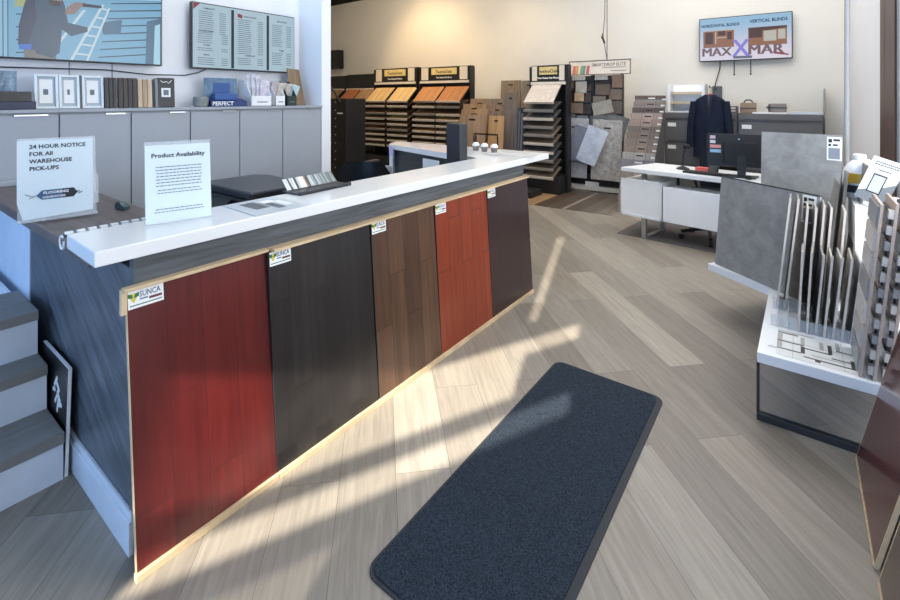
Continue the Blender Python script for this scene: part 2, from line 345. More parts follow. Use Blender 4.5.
# ---- signs on the counter
o = thing('notice_sign', 'clear acrylic holder with the 24 hour notice sheet on the brown worktop', 'sign', F((-2.745, .508, 1.05), (.045, .26, 0), (-.05, 0, .36)))
link('acrylic_holder', MB().box(-.004, .275, -.0, .012, -.03, .05).box(-.004, .275, 0, .372, -.008, -.004).box(.255, .285, .05, .19, -.03, -.005), M_acr, o)
link('printed_sheet', MB().prism([(.014, .008), (.262, .022), (.265, .362), (-.006, .362), (-.006, .085)], -.003, -.001), plain('notice_paper', (222, 236, 242), .55, var=.02), o)
text(o, '24 HOUR NOTICE\nFOR All\nWAREHOUSE\nPICK-UPS', .035, .325, .0005, .0255, M_ink, 'notice_text', bold=.0006, spacing=1.3, sx=.98)
m = MB(); m.prism([(.058, .112), (.078, .092), (.19, .092), (.205, .112), (.19, .134), (.078, .134)], -.001, .0004); link('tag_logo', m, M_blue, o)
link('tag_logo_dark', MB().prism([(.15, .0925), (.19, .0925), (.205, .112), (.19, .1335), (.15, .1335)], .0004, .0008), M_ink, o)
link('tag_string', MB().tube([(.02, .122, .001), (.04, .112, .001), (.058, .112, .001), (.035, .102, .001)], .0012), M_ink, o)
link('tag_squiggle', MB().tube([(.2, .112, .001), (.212, .118, .001), (.208, .104, .001), (.222, .112, .001)], .0018), M_ink, o)
text(o, 'FLOORING', .082, .116, .001, .0165, M_paper, 'logo_text', bold=.0005, sx=1.1); text(o, 'LIQUIDATORS', .080, .098, .001, .0125, M_paper, 'logo_text', bold=.0004, sx=1.0)
o = thing('availability_sign', 'white Product Availability sheet in a clear stand on the white countertop', 'sign', F((-2.040, .748, 1.1015), (.055, .225, 0), (-.035, 0, .315)))
link('acrylic_holder', MB().box(-.002, .236, 0, .326, -.006, -.003).box(.0, .234, 0, .006, -.05, .006), M_acr, o)
link('printed_sheet', MB().box(0, .234, .003, .312, -.003, -.001), plain('notice_paper', (222, 236, 242), .55, var=.02), o)
text(o, 'Product Availability', .117, .262, .0005, .0245, M_ink, 'heading_text', 'CENTER', bold=.0005)
m = MB(); lines(m, .035, .2, .222, .0005, 7, .0125, .0035); lines(m, .04, .2, .130, .0005, 2, .0115, .0032); lines(m, .03, .205, .055, .0005, 2, .011, .003); link('printed_text', m, M_inkg, o)

# magazine, business cards, cups on top
o = thing('magazine', 'thin grey printed flyer lying flat on the white countertop', 'flyer', T(-2.135, 1.10, 1.101))
link('cover', MB().box(0, .30, 0, .255, 0, .003, R=MX.Rotation(-.04, 4, 'Z')), plain('flyer_grey', (196, 202, 208), .35), o)
m = MB(); m.box(.05, .2, .05, .12, .003, .0036).box(.08, .25, .13, .17, .003, .0036); link('cover_picture', m, plain('flyer_dark', (92, 98, 104), .4, var=.4, scale=40), o)
link('cover_title', MB().box(.1, .22, .19, .225, .003, .0036).box(.06, .12, .135, .2, .003, .0037), M_paper, o)
o = thing('business_card_holder', 'black tray of fanned business cards on the white countertop', 'card holder', T(-2.10, 1.45, 1.101, .06))
link('tray', MB().box(-.09, .06, 0, .36, 0, .010, .003).box(.045, .06, 0, .36, .0, .018), M_dark, o)
cardc = [(222, 226, 228), (205, 212, 214), (60, 64, 68), (190, 196, 198), (232, 226, 214), (150, 120, 104), (176, 186, 190), (104, 116, 118), (146, 156, 156), (90, 102, 106)]
k = 0
for i in range(26):
    ci = [0, 0, 2, 1, 0, 2, 3, 0, 4, 4, 5, 2, 6, 3, 8, 7, 6, 8, 7, 8, 7, 8, 7, 9, 8, 7][i]
    tag(link('business_card', MB(MX.Translation((-.055, .008 + i * .0132, .012)) @ MX.Rotation(-.7, 4, 'Y') @ MX.Rotation(random.uniform(-.05, .05), 4, 'X')).box(0, .004, 0, .0125, 0, .07), plain('card_%d' % ci, cardc[ci], .4), None),
        '', 'business card')
cards = [ob for ob in C.objects if ob.name.startswith('business_card') and not ob.name.startswith('business_card_holder')]
for i, ob in enumerate(cards):
    ob.matrix_world = T(-2.10, 1.45, 1.101, .06); ob['group'] = 'business cards in the black tray'
    ob['label'] = 'thin business card standing in the black tray on the countertop'

for i, (x, y, s) in enumerate(((-2.48, 3.74, 'left'), (-2.37, 3.72, 'middle'), (-2.25, 3.70, 'right'))):
    o = thing('glass_cup', '%s of three small clear cups with white lids on the far countertop' % s, 'cup', T(x, y, 1.1), 'small cups on the far countertop')
    link('cup', MB().lathe([(.026, 0), (.034, .045), (.030, .047)]), plain('smoky_cup', (120, 116, 112), .2), o, True)
    link('lid', MB().lathe([(.036, .045), (.036, .06), (.02, .078), (.004, .08)]), M_white, o, True)
solo('paper_sheet', MB().box(-.22, .2, -.1, .12, 0, .003), plain('grey_print', (196, 198, 198), .4, var=.2, scale=14), T(-2.02, 3.62, 1.101, .1), 'printed sheet lying at the right end of the white countertop', 'paper')
solo('paper_sheet', MB().box(0, .26, 0, .004, 0, .19), M_paper, T(-2.86, 3.40, .842, -.27), 'white paper sheet propped before the dark return panel', 'paper')
solo('sticky_note', MB().box(0, .085, 0, .003, -.05, .05), plain('lilac_note', (206, 200, 232), .6), T(-3.56, 3.665, 1.03, -.27), 'lilac sticky note stuck on the white counter edge', 'note')
# inner desk, printer, chair, monitor
o = thing('inner_desk', 'low grey worktop behind the reception counter holding the printer', 'desk', T(-2.9, 1.0, 0))
link('desktop', MB().box(-.2, .75, 0, 2.1, .80, .84), M_grey, o)
for x_, y_ in ((-.15, .05), (.7, .05), (-.15, 2.05), (.7, 2.05)): link('leg', MB().box(x_ - .03, x_ + .03, y_ - .03, y_ + .03, 0, .8), M_dark, o)
o = thing('printer', 'black printer with a sloped lid behind the reception counter', 'printer', T(-2.98, 1.38, .842))
link('body', MB().box(0, .56, 0, .42, 0, .20, .015), M_black, o)
link('lid', MB(MX.Translation((0, 0, .20))).prism([(.02, 0), (.60, .0), (.62, .38), (.12, .42), (.02, .36)], 0, .045, bev=.012), M_dark, o)
link('control_panel', MB(MX.Translation((0, -.06, .12)) @ MX.Rotation(.5, 4, 'X')).box(-.06, .40, -.01, .10, 0, .03, .008), M_black, o)
link('paper_slot', MB().box(.04, .45, -.03, .02, .05, .085, .006), M_blackm, o)
o = thing('monitor', 'thick dark monitor seen edge on standing on the far countertop', 'monitor', T(-2.36, 3.13, .842, .1))
link('screen_housing', MB().prism([(-.0, -.02), (.16, -.075), (.19, .0), (.13, .06), (0, .05)], .012, .55, bev=.006), M_dark, o)
link('stand', MB().box(-.02, .2, -.07, .07, 0, .015, .004), M_dark, o)
def office_chair(loc, rz, label, full=True):
    o = thing('office_chair', label, 'chair', T(*loc, rz))
    link('seat', MB().box(-.25, .25, -.24, .26, .46, .55, .03), M_leather, o, True)
    rows = []
    for j in range(9):
        z_ = .55 + .57 * j / 8; wj = .235 + .03 * math.sin(PI * j / 8) - (.05 if j == 8 else 0)
        rows.append([(wj * (i / 6 - 1), .27 + .05 * ((i - 6) / 6) ** 2 * -1.6 + .06 * (j / 8), z_) for i in range(13)])
    mb = MB().grid(rows); r = bmesh.ops.solidify(mb.b, geom=mb.b.faces[:], thickness=.06); link('backrest', mb, M_leather, o, True)
    for s in (-1, 1): link('armrest', MB().tube([(s * .27, .2, .5), (s * .31, .15, .7), (s * .31, -.12, .72), (s * .28, -.15, .52)], .018), M_black, o, True)
    link('gas_column', MB().cyl((0, 0, .1), (0, 0, .46), .028), M_blackm, o)
    for k in range(5):
        a = k * 2 * PI / 5 + .3; c, s = math.cos(a), math.sin(a)
        lg = link('base_arm', MB().tube([(0, 0, .13), (c * .15, s * .15, .115), (c * .30, s * .30, .085)], .02), M_black, o, True)
        link('caster', MB().cyl((c * .30 - s * .02, s * .30 + c * .02, .03), (c * .30 + s * .02, s * .30 - c * .02, .03), .03), M_black, lg, True)
    return o
ch = office_chair((-2.70, 2.36, -.0), .35, 'black leather office chair behind the reception counter'); ch.scale = (.92, .92, .97)
o = thing('desk_phone', 'black desk phone with grey base on the inner worktop', 'phone', T(-3.08, 2.80, .80, .2))
link('phone_base', MB().prism([(0, 0), (.22, 0), (.22, .2), (0, .2)], 0, .2, bev=.02), plain('phone_grey', (120, 126, 132), .4), o)
link('handset', MB().box(.02, .08, 0, .2, .2, .25, .015), M_black, o)
solo('tape_dispenser', MB().prism([(0, 0), (.15, 0), (.15, .03), (.11, .035), (.08, .06), (.04, .06), (0, .03)], 0, .05, bev=.004, R=MX.Rotation(PI / 2, 4, 'X')), plain('teal_plastic', (20, 62, 62), .3), T(-2.76, .90, 1.048, .1) @ MX.Scale(.6, 4), 'small teal tape dispenser on the brown worktop beside the availability sign', 'tape dispenser')
# black sign on the counter end
o = thing('leaning_sign', 'black sign board with white edge leaning on the counter end', 'sign', F((-2.86, .612, 0), (1, 0, 0), (0, .014, .45)))
link('sign_board', MB().box(0, .38, 0, .45, -.002, .008), M_black, o)
link('white_edge', MB().box(.377, .381, 0, .452, -.003, .009).box(0, .38, .449, .452, -.003, .009), M_white, o)
m = MB()
for (x_, y_, a, l_) in ((.28, .21, .9, .05), (.31, .2, -.5, .05), (.30, .15, .9, .06), (.33, .16, -.6, .05), (.345, .13, .3, .05), (.32, .12, 1.3, .05), (.26, .17, .2, .03)):
    m.box(-l_ * .6, l_ * .6, -.008, .008, .008, .0095, R=MX.Translation((x_ - .07, y_ + .13, 0)) @ MX.Rotation(a, 4, 'Z'))
link('emblem', m, M_paper, o)

# ---- floor mat
rc = []
for cx, cy, a0 in ((.54, .05, -90), (.54, 1.53, 0), (.05, 1.53, 90), (.05, .05, 180)):
    for k in range(6): a = math.radians(a0 + k * 18); rc.append((cx + .05 * math.cos(a), cy + .05 * math.sin(a)))
N = NT('mat_pile'); tc = N.n('ShaderNodeTexCoord'); n1 = N.n('ShaderNodeTexNoise', Scale=230.0, Detail=3.0); n2 = N.n('ShaderNodeTexNoise', Scale=4.0, Detail=3.0)
N.l(tc.outputs['Object'], n1.inputs['Vector']); N.l(tc.outputs['Object'], n2.inputs['Vector'])
cr = N.n('ShaderNodeValToRGB'); N.l(n1.outputs[0], cr.inputs[0]); cr.color_ramp.elements[0].position = .35; cr.color_ramp.elements[1].position = .72
cr.color_ramp.elements[0].color = srgb(22, 30, 40); cr.color_ramp.elements[1].color = srgb(62, 72, 84)
N.l(cr.outputs[0], N.b.inputs['Base Color']); bp = N.n('ShaderNodeBump', Strength=.8, Distance=.006); N.l(n1.outputs[0], bp.inputs['Height']); N.l(bp.outputs[0], N.b.inputs['Normal']); finish(N, .95, spec=.2)
M_mat = N.m
o = thing('floor_mat', 'long dark blue-grey entrance mat on the wood floor beside the counter', 'mat', T(-1.175, 1.085, 0))
link('pile', MB().prism([(.012 + p[0] * .96, .012 + p[1] * .985) for p in rc], .004, .011), M_mat, o)
link('rubber_border', MB().prism([(p[0] * 1.03, p[1]) for p in rc], 0, .006), plain('mat_rubber', (42, 46, 52), .7), o)

# ---- steps
st = thing('staircase', 'short flight of grey steps with white risers left of the counter', 'stairs', T(-3.4, -1.4, 0))
Ms = T(3.4, 1.4)
M_tread = wood('grey_tread', (142, 140, 136), YA, XA, rough=.45, grain=.18, gscale=.7)
M_riser = plain('riser_white', (222, 230, 240), .45)
for i, (xr, zt) in enumerate(((-2.475, .2), (-2.72, .4), (-2.87, .605))):
    nx = (-2.80, -2.96, -3.25)[i]
    link('tread', MB(Ms).box(nx, xr + .012, -1.4, .60, zt - .045, zt, .004), M_tread, st)
    link('riser', MB(Ms).box(xr - .03, xr, -1.4, .598, (0, .2, .4)[i], zt - .045), M_riser, st)
link('side_stringer', MB(Ms).prism([(-4.05, 0), (-2.50, 0), (-2.50, .15), (-2.75, .15), (-2.75, .35), (-2.90, .35), (-2.90, .555), (-4.05, .555)], -.60, -.585, R=MX.Rotation(PI / 2, 4, 'X')), M_riser, st)

# ================================================================ LEFT WALL
k_ = .8416
def Lz(z): return 1.6 + (z - 1.6) * k_
doorY = [-1.1, -.6, -.1, .35, .97, 1.405, 1.84, 2.275, 2.72, 3.185]
for i in range(9):
    y0, y1 = doorY[i], doorY[i + 1]
    if y1 < .3: continue
    nm = ['', '', '', 'leftmost', 'second', 'third', 'fourth', 'fifth', 'sixth and last'][i]
    o = thing('storage_cabinet', '%s tall grey storage cabinet from the left along the left wall' % nm, 'cabinet', T(-4.5, y0, 0), 'tall grey cabinets along the left wall')
    link('carcass', MB().box(.002, .375, .001, y1 - y0 - .001, .06, 1.502), M_grey, o)
    d = link('door', MB().box(.378, .396, .004, y1 - y0 - .004, .08, 1.488, .002), M_grey, o)
    link('pull_tab', MB().box(.394, .408, (y1 - y0) * .62, (y1 - y0) * .9, 1.482, 1.492), M_chrome, d)
    link('plinth', MB().box(.02, .34, .001, y1 - y0 - .001, 0, .06), M_dark, o)
solo('cabinet_top', MB().box(0, .412, 0, 2.84, 0, .022, .002), M_grey, T(-4.5, .352, 1.503), 'long pale grey top board running over the tall cabinets', 'worktop')
# televisions
def tv(M, w_, h_, label, frame=.012):
    o = thing('television', label, 'television', M)
    link('housing', MB().box(0, w_, 0, h_, -.05, 0, .006).box(w_ * .35, w_ * .65, h_ * .3, h_ * .7, -.09, -.05), M_black, o)
    return o
TW = -4.40
o = tv(F((TW, .30, Lz(1.932)), YA, ZA), 1.44, .83, 'large wall screen showing a worker on a ladder beside siding')
scr = link('screen', MB().box(.01, 1.43, .012, .82, 0, .003), glow('screen_siding', (112, 168, 198), .55), o)
zz = .0036
P_ = lambda n, pts, z0, m: link(n, MB().prism(pts, z0 - .0006, z0), m, scr)
dk = glow('screen_dark_teal', (34, 66, 88), .5); mid = glow('screen_slate', (64, 106, 134), .5); sky = glow('screen_sky', (160, 204, 222), .62); lad = glow('screen_ladder', (186, 206, 214), .6)
P_('screen_sky', [(.94, .50), (1.43, .56), (1.43, .82), (.52, .82), (.52, .44)], .0036, sky)
for i in range(9):
    y_ = .07 + i * .062
    P_('screen_siding_line', [(.98 + .012 * i, y_ - .03), (1.43, y_ + .03), (1.43, y_ + .042), (.98 + .012 * i, y_ - .022)], .0042 + i * .00002, dk)
for i in range(4): P_('screen_siding_line', [(.50, .04 + i * .09), (.60, .05 + i * .09), (.60, .056 + i * .09), (.50, .048 + i * .09)], .0042, dk)
P_('screen_window', [(1.31, .012), (1.43, .012), (1.43, .41), (1.32, .37)], .0050, mid)
P_('screen_window_pane', [(1.37, .012), (1.42, .012), (1.42, .36), (1.38, .34)], .0056, sky)
P_('screen_grey_patch', [(1.0, .32), (1.14, .36), (1.13, .24), (1.01, .23)], .0050, mid)
P_('screen_left_trim', [(.01, .012), (.46, .012), (.45, .82), (.01, .82)], .0042, glow('screen_pale', (140, 186, 212), .55))
for x_ in (.40, .43, .455): P_('screen_trim_line', [(x_, .012), (x_ + .006, .012), (x_ + .004, .82), (x_ - .002, .82)], .0048, mid)
P_('screen_yellow_pane', [(.49, .36), (.55, .38), (.55, .46), (.50, .48)], .0050, glow('screen_yellow', (170, 176, 120), .5))
for (a, b_) in (((.80, .012), (1.0, .46)), ((.66, .02), (.88, .40))): P_('screen_ladder_rail', [a, (a[0] + .02, a[1]), (b_[0] + .02, b_[1]), b_], .0060, lad)
P_('screen_ladder_rail', [(.90, .012), (.915, .012), (1.06, .44), (1.045, .44)], .0060, lad)
for i in range(6):
    t = i / 6 + .08; P_('screen_ladder_rung', [(.81 + .2 * t, .02 + .44 * t), (.91 + .14 * t, .015 + .44 * t), (.91 + .14 * t, .028 + .44 * t), (.81 + .2 * t, .034 + .44 * t)], .0061, lad)
P_('screen_trousers', [(.58, .012), (.72, .012), (.72, .10), (.56, .10)], .0064, glow('screen_glove', (120, 120, 112), .4))
P_('screen_jacket', [(.55, .06), (.52, .14), (.53, .30), (.55, .42), (.62, .50), (.74, .50), (.77, .42), (.79, .29), (.91, .27), (.91, .235), (.81, .19), (.755, .235), (.74, .06), (.70, .02)], .0070, glow('screen_navy', (52, 80, 106), .42))
P_('screen_sleeve', [(.51, .10), (.56, .10), (.61, .30), (.60, .44), (.545, .40), (.515, .24)], .0076, glow('screen_navy_dark', (36, 54, 84), .42))
P_('screen_cuff', [(.515, .07), (.58, .07), (.585, .11), (.515, .105)], .0080, glow('screen_blue', (40, 96, 190), .6))
P_('screen_glove', [(.545, .012), (.61, .012), (.60, .07), (.54, .07)], .0080, glow('screen_glove', (120, 120, 112), .4))
P_('screen_face', [(.68, .42), (.75, .42), (.76, .52), (.68, .52)], .0080, glow('screen_skin', (150, 122, 116), .45))
P_('screen_beard', [(.68, .405), (.74, .405), (.755, .44), (.68, .445)], .0084, glow('screen_hair', (52, 42, 44), .45))
P_('screen_hand', [(.77, .35), (.83, .36), (.87, .42), (.91, .43), (.90, .455), (.83, .45), (.78, .40)], .0080, glow('screen_skin', (150, 122, 116), .45))
P_('screen_tool', [(.88, .425), (1.0, .43), (1.0, .45), (.88, .45)], .0086, glow('screen_tool', (30, 36, 44), .4))
o = tv(F((TW, 1.985, 1.873), YA, ZA), 1.075, .612, 'wall screen listing product prices in three columns')
scr = link('screen', MB().box(.008, 1.067, .014, .602, 0, .003), glow('screen_list', (172, 194, 204), .62), o)
for a_ in (.365, .74): link('screen_divider', MB().box(a_, a_ + .028, .02, .585, .003, .0036), glow('screen_divider', (34, 60, 70), .4), scr)
link('screen_corner', MB().prism([(.01, .60), (.07, .60), (.01, .54)], .003, .0036), glow('screen_red', (150, 60, 66), .5), scr)
link('screen_rose_mark', MB().prism([(.43, .525), (.475, .515), (.48, .55), (.43, .56)], .003, .0036), glow('screen_red', (150, 60, 66), .5), scr)
tm = glow('screen_text', (58, 78, 84), .35); tg = glow('screen_text_pale', (104, 130, 136), .5)
m = MB()
for (xa, xb, yt, n) in ((.06, .31, .53, 11), (.05, .33, .32, 5), (.05, .33, .19, 2), (.05, .33, .10, 4), (.43, .70, .50, 18), (.43, .70, .12, 4), (.80, 1.03, .49, 12), (.80, 1.03, .20, 7)):
    for i in range(n):
        y_ = yt - i * .0195; m.quad((xa, y_, .0036), (xa + (xb - xa) * random.uniform(.4, .6), y_, .0036), (xa + (xb - xa) * .5, y_ + .006, .0036), (xa, y_ + .006, .0036)); m.quad((xb - .06, y_, .0036), (xb, y_, .0036), (xb, y_ + .006, .0036), (xb - .06, y_ + .006, .0036))
link('screen_list_rows', m, tg, scr)
for s_, x_, y_ in (('LAMINATE', .10, .555), ('ACCESSORIES', .06, .345), ('STAIRS', .10, .215), ('VINYL', .10, .125), ('HARDWOOD', .49, .53), ('UNDERLAY', .50, .145), ('MOULDING', .86, .53), ('TRIMS', .88, .225)):
    text(scr, s_, x_, y_, .0038, .022, tm, 'screen_heading', bold=.0005)
solo('power_cable', MB().tube([(0, 0, -.1), (.0, .3, -.11), (0, .9, -.10), (0, 1.2, -.125), (0, 1.5, -.12), (0, 1.62, -.09), (0, 1.7, -.05)], .005), M_black, T(-4.46, .45, 1.93), 'thin black cable drooping along the wall between both screens', 'cable')
struct('trim_2', MB().box(-4.5, -4.495, 1.12, 1.127, 1.5, 1.9).box(-4.5, -4.495, 1.40, 1.407, 1.5, 1.9), plain('wall_seam', (150, 160, 172), .6))

# items on top of the cabinets
CT = 1.526; XS = -4.26
def onY(y): return y * k_
o = thing('picture_display', 'black stepped countertop display with a city picture, far left on the cabinets', 'display box', T(XS, .70, CT))
link('tray', MB().box(-.10, .06, -.1, .145, 0, .12, .004).box(.06, .10, -.1, .160, 0, .055, .004), M_black, o)
link('back_card', MB().box(-.10, -.09, -.1, .095, .09, .265), stone('city_print', (70, 86, 104), (156, 182, 200), 24), o)
link('front_strip', MB().box(.1, .102, -.1, .155, .005, .05), plain('navy_strip', (28, 36, 70), .4), o)
for i, (y0, y1, d) in enumerate(((1.029, 1.191, 'leftmost'), (1.190, 1.337, 'middle'), (1.351, 1.513, 'rightmost'))):
    y0, y1 = onY(y0) + .002, onY(y1) - .002; w_ = y1 - y0; h_ = .245
    o = thing('framed_sample', '%s of three silver white framed samples on the cabinets' % d, 'frame', F((XS, y0, CT), YA, (-.1, 0, 1)), 'white framed samples on the cabinets')
    e_ = .016
    link('frame', MB().box(0, e_, 0, h_, 0, .02, .002).box(w_ - e_, w_, 0, h_, 0, .02, .002).box(e_, w_ - e_, 0, e_, 0, .02, .002).box(e_, w_ - e_, h_ - e_, h_, 0, .02, .002), plain('silver_white', (214, 222, 228), .3), o)
    link('panel', MB().box(e_, w_ - e_, e_, h_ - e_, .001, .006), plain('frame_panel', (166, 180, 190), .4), o)
    link('label_card', MB().box(.03, w_ - .03, .04, h_ - .035, .006, .008), M_paper, o)
    m = MB(); m.box(.05, w_ - .055, .10, .14, .008, .0088); link('label_print', m, M_inkg, o)
    if i == 2: link('side_spine', MB().box(-.016, -.002, 0, h_, -.04, .016), M_dark, o)
def slats(ys, y0, y1, cols, what, h_=.235):
    n = len(cols)
    for i, c in enumerate(cols):
        a = onY(y0) + (onY(y1) - onY(y0)) * i / n; wd = (onY(y1) - onY(y0)) / n - .003
        solo('wood_sample', MB().box(0, .03, 0, wd, 0, h_, .002), wood('slat_%s_%d' % (what[0], c[0]), c, ZA, YA), T(XS, a, CT) @ MX.Rotation(-.06, 4, 'Y'),
             '%s %s standing upright on the grey cabinets' % (ys[i], what), 'wood sample', 'wood samples standing on the cabinets')
od = ['first', 'second', 'third', 'fourth']
slats(od, 1.516, 1.614, [(52, 48, 50), (44, 42, 46), (58, 52, 52)], 'dark slat right of the white frames')
slats(od, 1.622, 1.777, [(50, 42, 42), (58, 50, 48), (46, 40, 40), (54, 46, 44)], 'espresso slat in the middle block')
slats(od, 1.780, 1.905, [(200, 178, 148), (176, 150, 122), (206, 184, 156)], 'pale oak slat in the light block', .228)
o = thing('sample_box', 'black box with a white label and a grey spine, right of the pale slats', 'box', T(XS, onY(1.93), CT) @ MX.Rotation(-.06, 4, 'Y'))
link('box', MB().box(-.05, .03, .022, onY(2.106) - onY(1.93), 0, .245, .003), M_black, o); link('spine', MB().box(-.05, .03, 0, .02, 0, .235), plain('spine_grey', (120, 126, 134), .4), o)
link('label', MB().box(.03, .032, .045, .115, .085, .16), M_paper, o); link('sticker', MB().box(.0325, .033, .06, .1, .10, .145), M_inkg, o)
m = MB().tube([(.032, .04, .22), (.034, .06, .205), (.034, .085, .215), (.034, .10, .20), (.033, .125, .225)], .003); link('scribble', m, M_paper, o)
solo('stone_dish', MB().lathe([(.05, 0), (.062, .02), (.063, .085), (.055, .09), (.05, .085)]), stone('dish_stone', (120, 126, 122), (150, 154, 148), 30), T(XS, onY(2.375), CT), 'small round grey dish beside the blue display box', 'dish', smooth=True)
o = thing('blue_display', 'blue cardboard counter display with PERFECT lettering on the grey cabinets', 'display box', T(XS, onY(2.45), CT))
w_ = onY(2.85) - onY(2.45)
link('back_card', MB().box(-.08, -.07, 0, w_ - .03, .0, .265), stone('blue_print', (70, 100, 130), (120, 150, 176), 12), o)
link('back_panel', MB().box(-.069, -.066, .08, w_ - .10, .08, .22), plain('bright_blue', (48, 88, 150), .4), o)
link('tray', MB(T(0, 0, 0)).prism([(-.08, 0), (.06, 0), (.06, .05), (-.06, .075), (-.08, .075)], -w_ , 0, R=MX.Rotation(PI / 2, 4, 'X')), plain('navy_blue', (30, 56, 110), .4), o)
text(o, 'PERFECT', .01, .012, .001, .05, M_paper, 'display_text', M=F((.061, 0, 0), YA, ZA), bold=.001)
link('product', MB().box(-.05, .03, .05, w_ - .08, .06, .12, .006), plain('bright_blue', (48, 88, 150), .4), o)
def mag_holder(y0, y1, col, lab, h_=.15):
    o = thing('magazine_holder', lab, 'magazine holder', T(XS, onY(y0), CT), 'magazine holders on the cabinets'); w_ = onY(y1) - onY(y0)
    link('holder', MB().prism([(-.16, 0), (.06, 0), (.06, .10), (-.06, .25), (-.16, .25)], -.004, 0, R=MX.Rotation(PI / 2, 4, 'X')).prism([(-.16, 0), (.06, 0), (.06, .10), (-.06, .25), (-.16, .25)], -w_, -w_ + .004, R=MX.Rotation(PI / 2, 4, 'X')).box(.056, .06, 0, w_, 0, .10).box(-.16, -.156, 0, w_, 0, .25).box(-.16, .06, 0, w_, 0, .004), col, o)
    link('front_label', MB().box(.06, .061, w_ * .3, w_ * .8, .035, .045), M_inkg, o); return w_
def brochure(y, w_, h_, a, col, lab, dx=0):
    solo('brochure', MB(MX.Rotation(a, 4, 'X') @ MX.Rotation(.2, 4, 'Y')).box(-.0, .004, 0, w_, 0, h_), plain('broch_%d' % col[0], col, .4, var=.25, scale=30), T(XS - .06 + dx, onY(y), CT + .01),
         lab, 'brochure', 'brochures in the magazine holders')
mag_holder(2.90, 3.16, M_white, 'wide white magazine holder with papers fanned to the right')
mag_holder(3.21, 3.34, M_white, 'narrow white magazine holder between the wide one and the dark one')
mag_holder(3.37, 3.50, plain('dark_green_card', (36, 58, 56), .4), 'dark green magazine holder beside the brown board')
for i, (y, a) in enumerate(((2.97, .30), (3.0, .22), (3.04, .16), (3.07, .1))): brochure(y, .10, .30 - .02 * i, a, (206 + i * 4, 212, 224), ('leftmost', 'second', 'third', 'rightmost')[i] + ' white paper fanned out of the wide magazine holder', .01 * i)
for i, (y, a) in enumerate(((3.19, .2), (3.23, .08), (3.27, -.1))): brochure(y, .08, .235, a, (176 + 14 * i, 172 + 12 * i, 186), ('left', 'middle', 'right')[i] + ' brochure in the narrow white magazine holder', .01 * i)
for i, (y, a) in enumerate(((3.36, .15), (3.40, -.05), (3.44, -.25))): brochure(y, .08, .225, a, (214 - 10 * i, 220, 226), ('left', 'middle', 'right')[i] + ' brochure in the dark green magazine holder', .01 * i)
solo('brown_board', MB().prism([(0, 0), (.19, 0), (.135, .39), (-.01, .40)], -.012, 0), wood('brown_card', (148, 122, 92), YA, XA), F((XS - .06, onY(3.515), CT), YA, (-.12, 0, 1)), 'plain brown board leaning on the wall at the cabinet end', 'board')

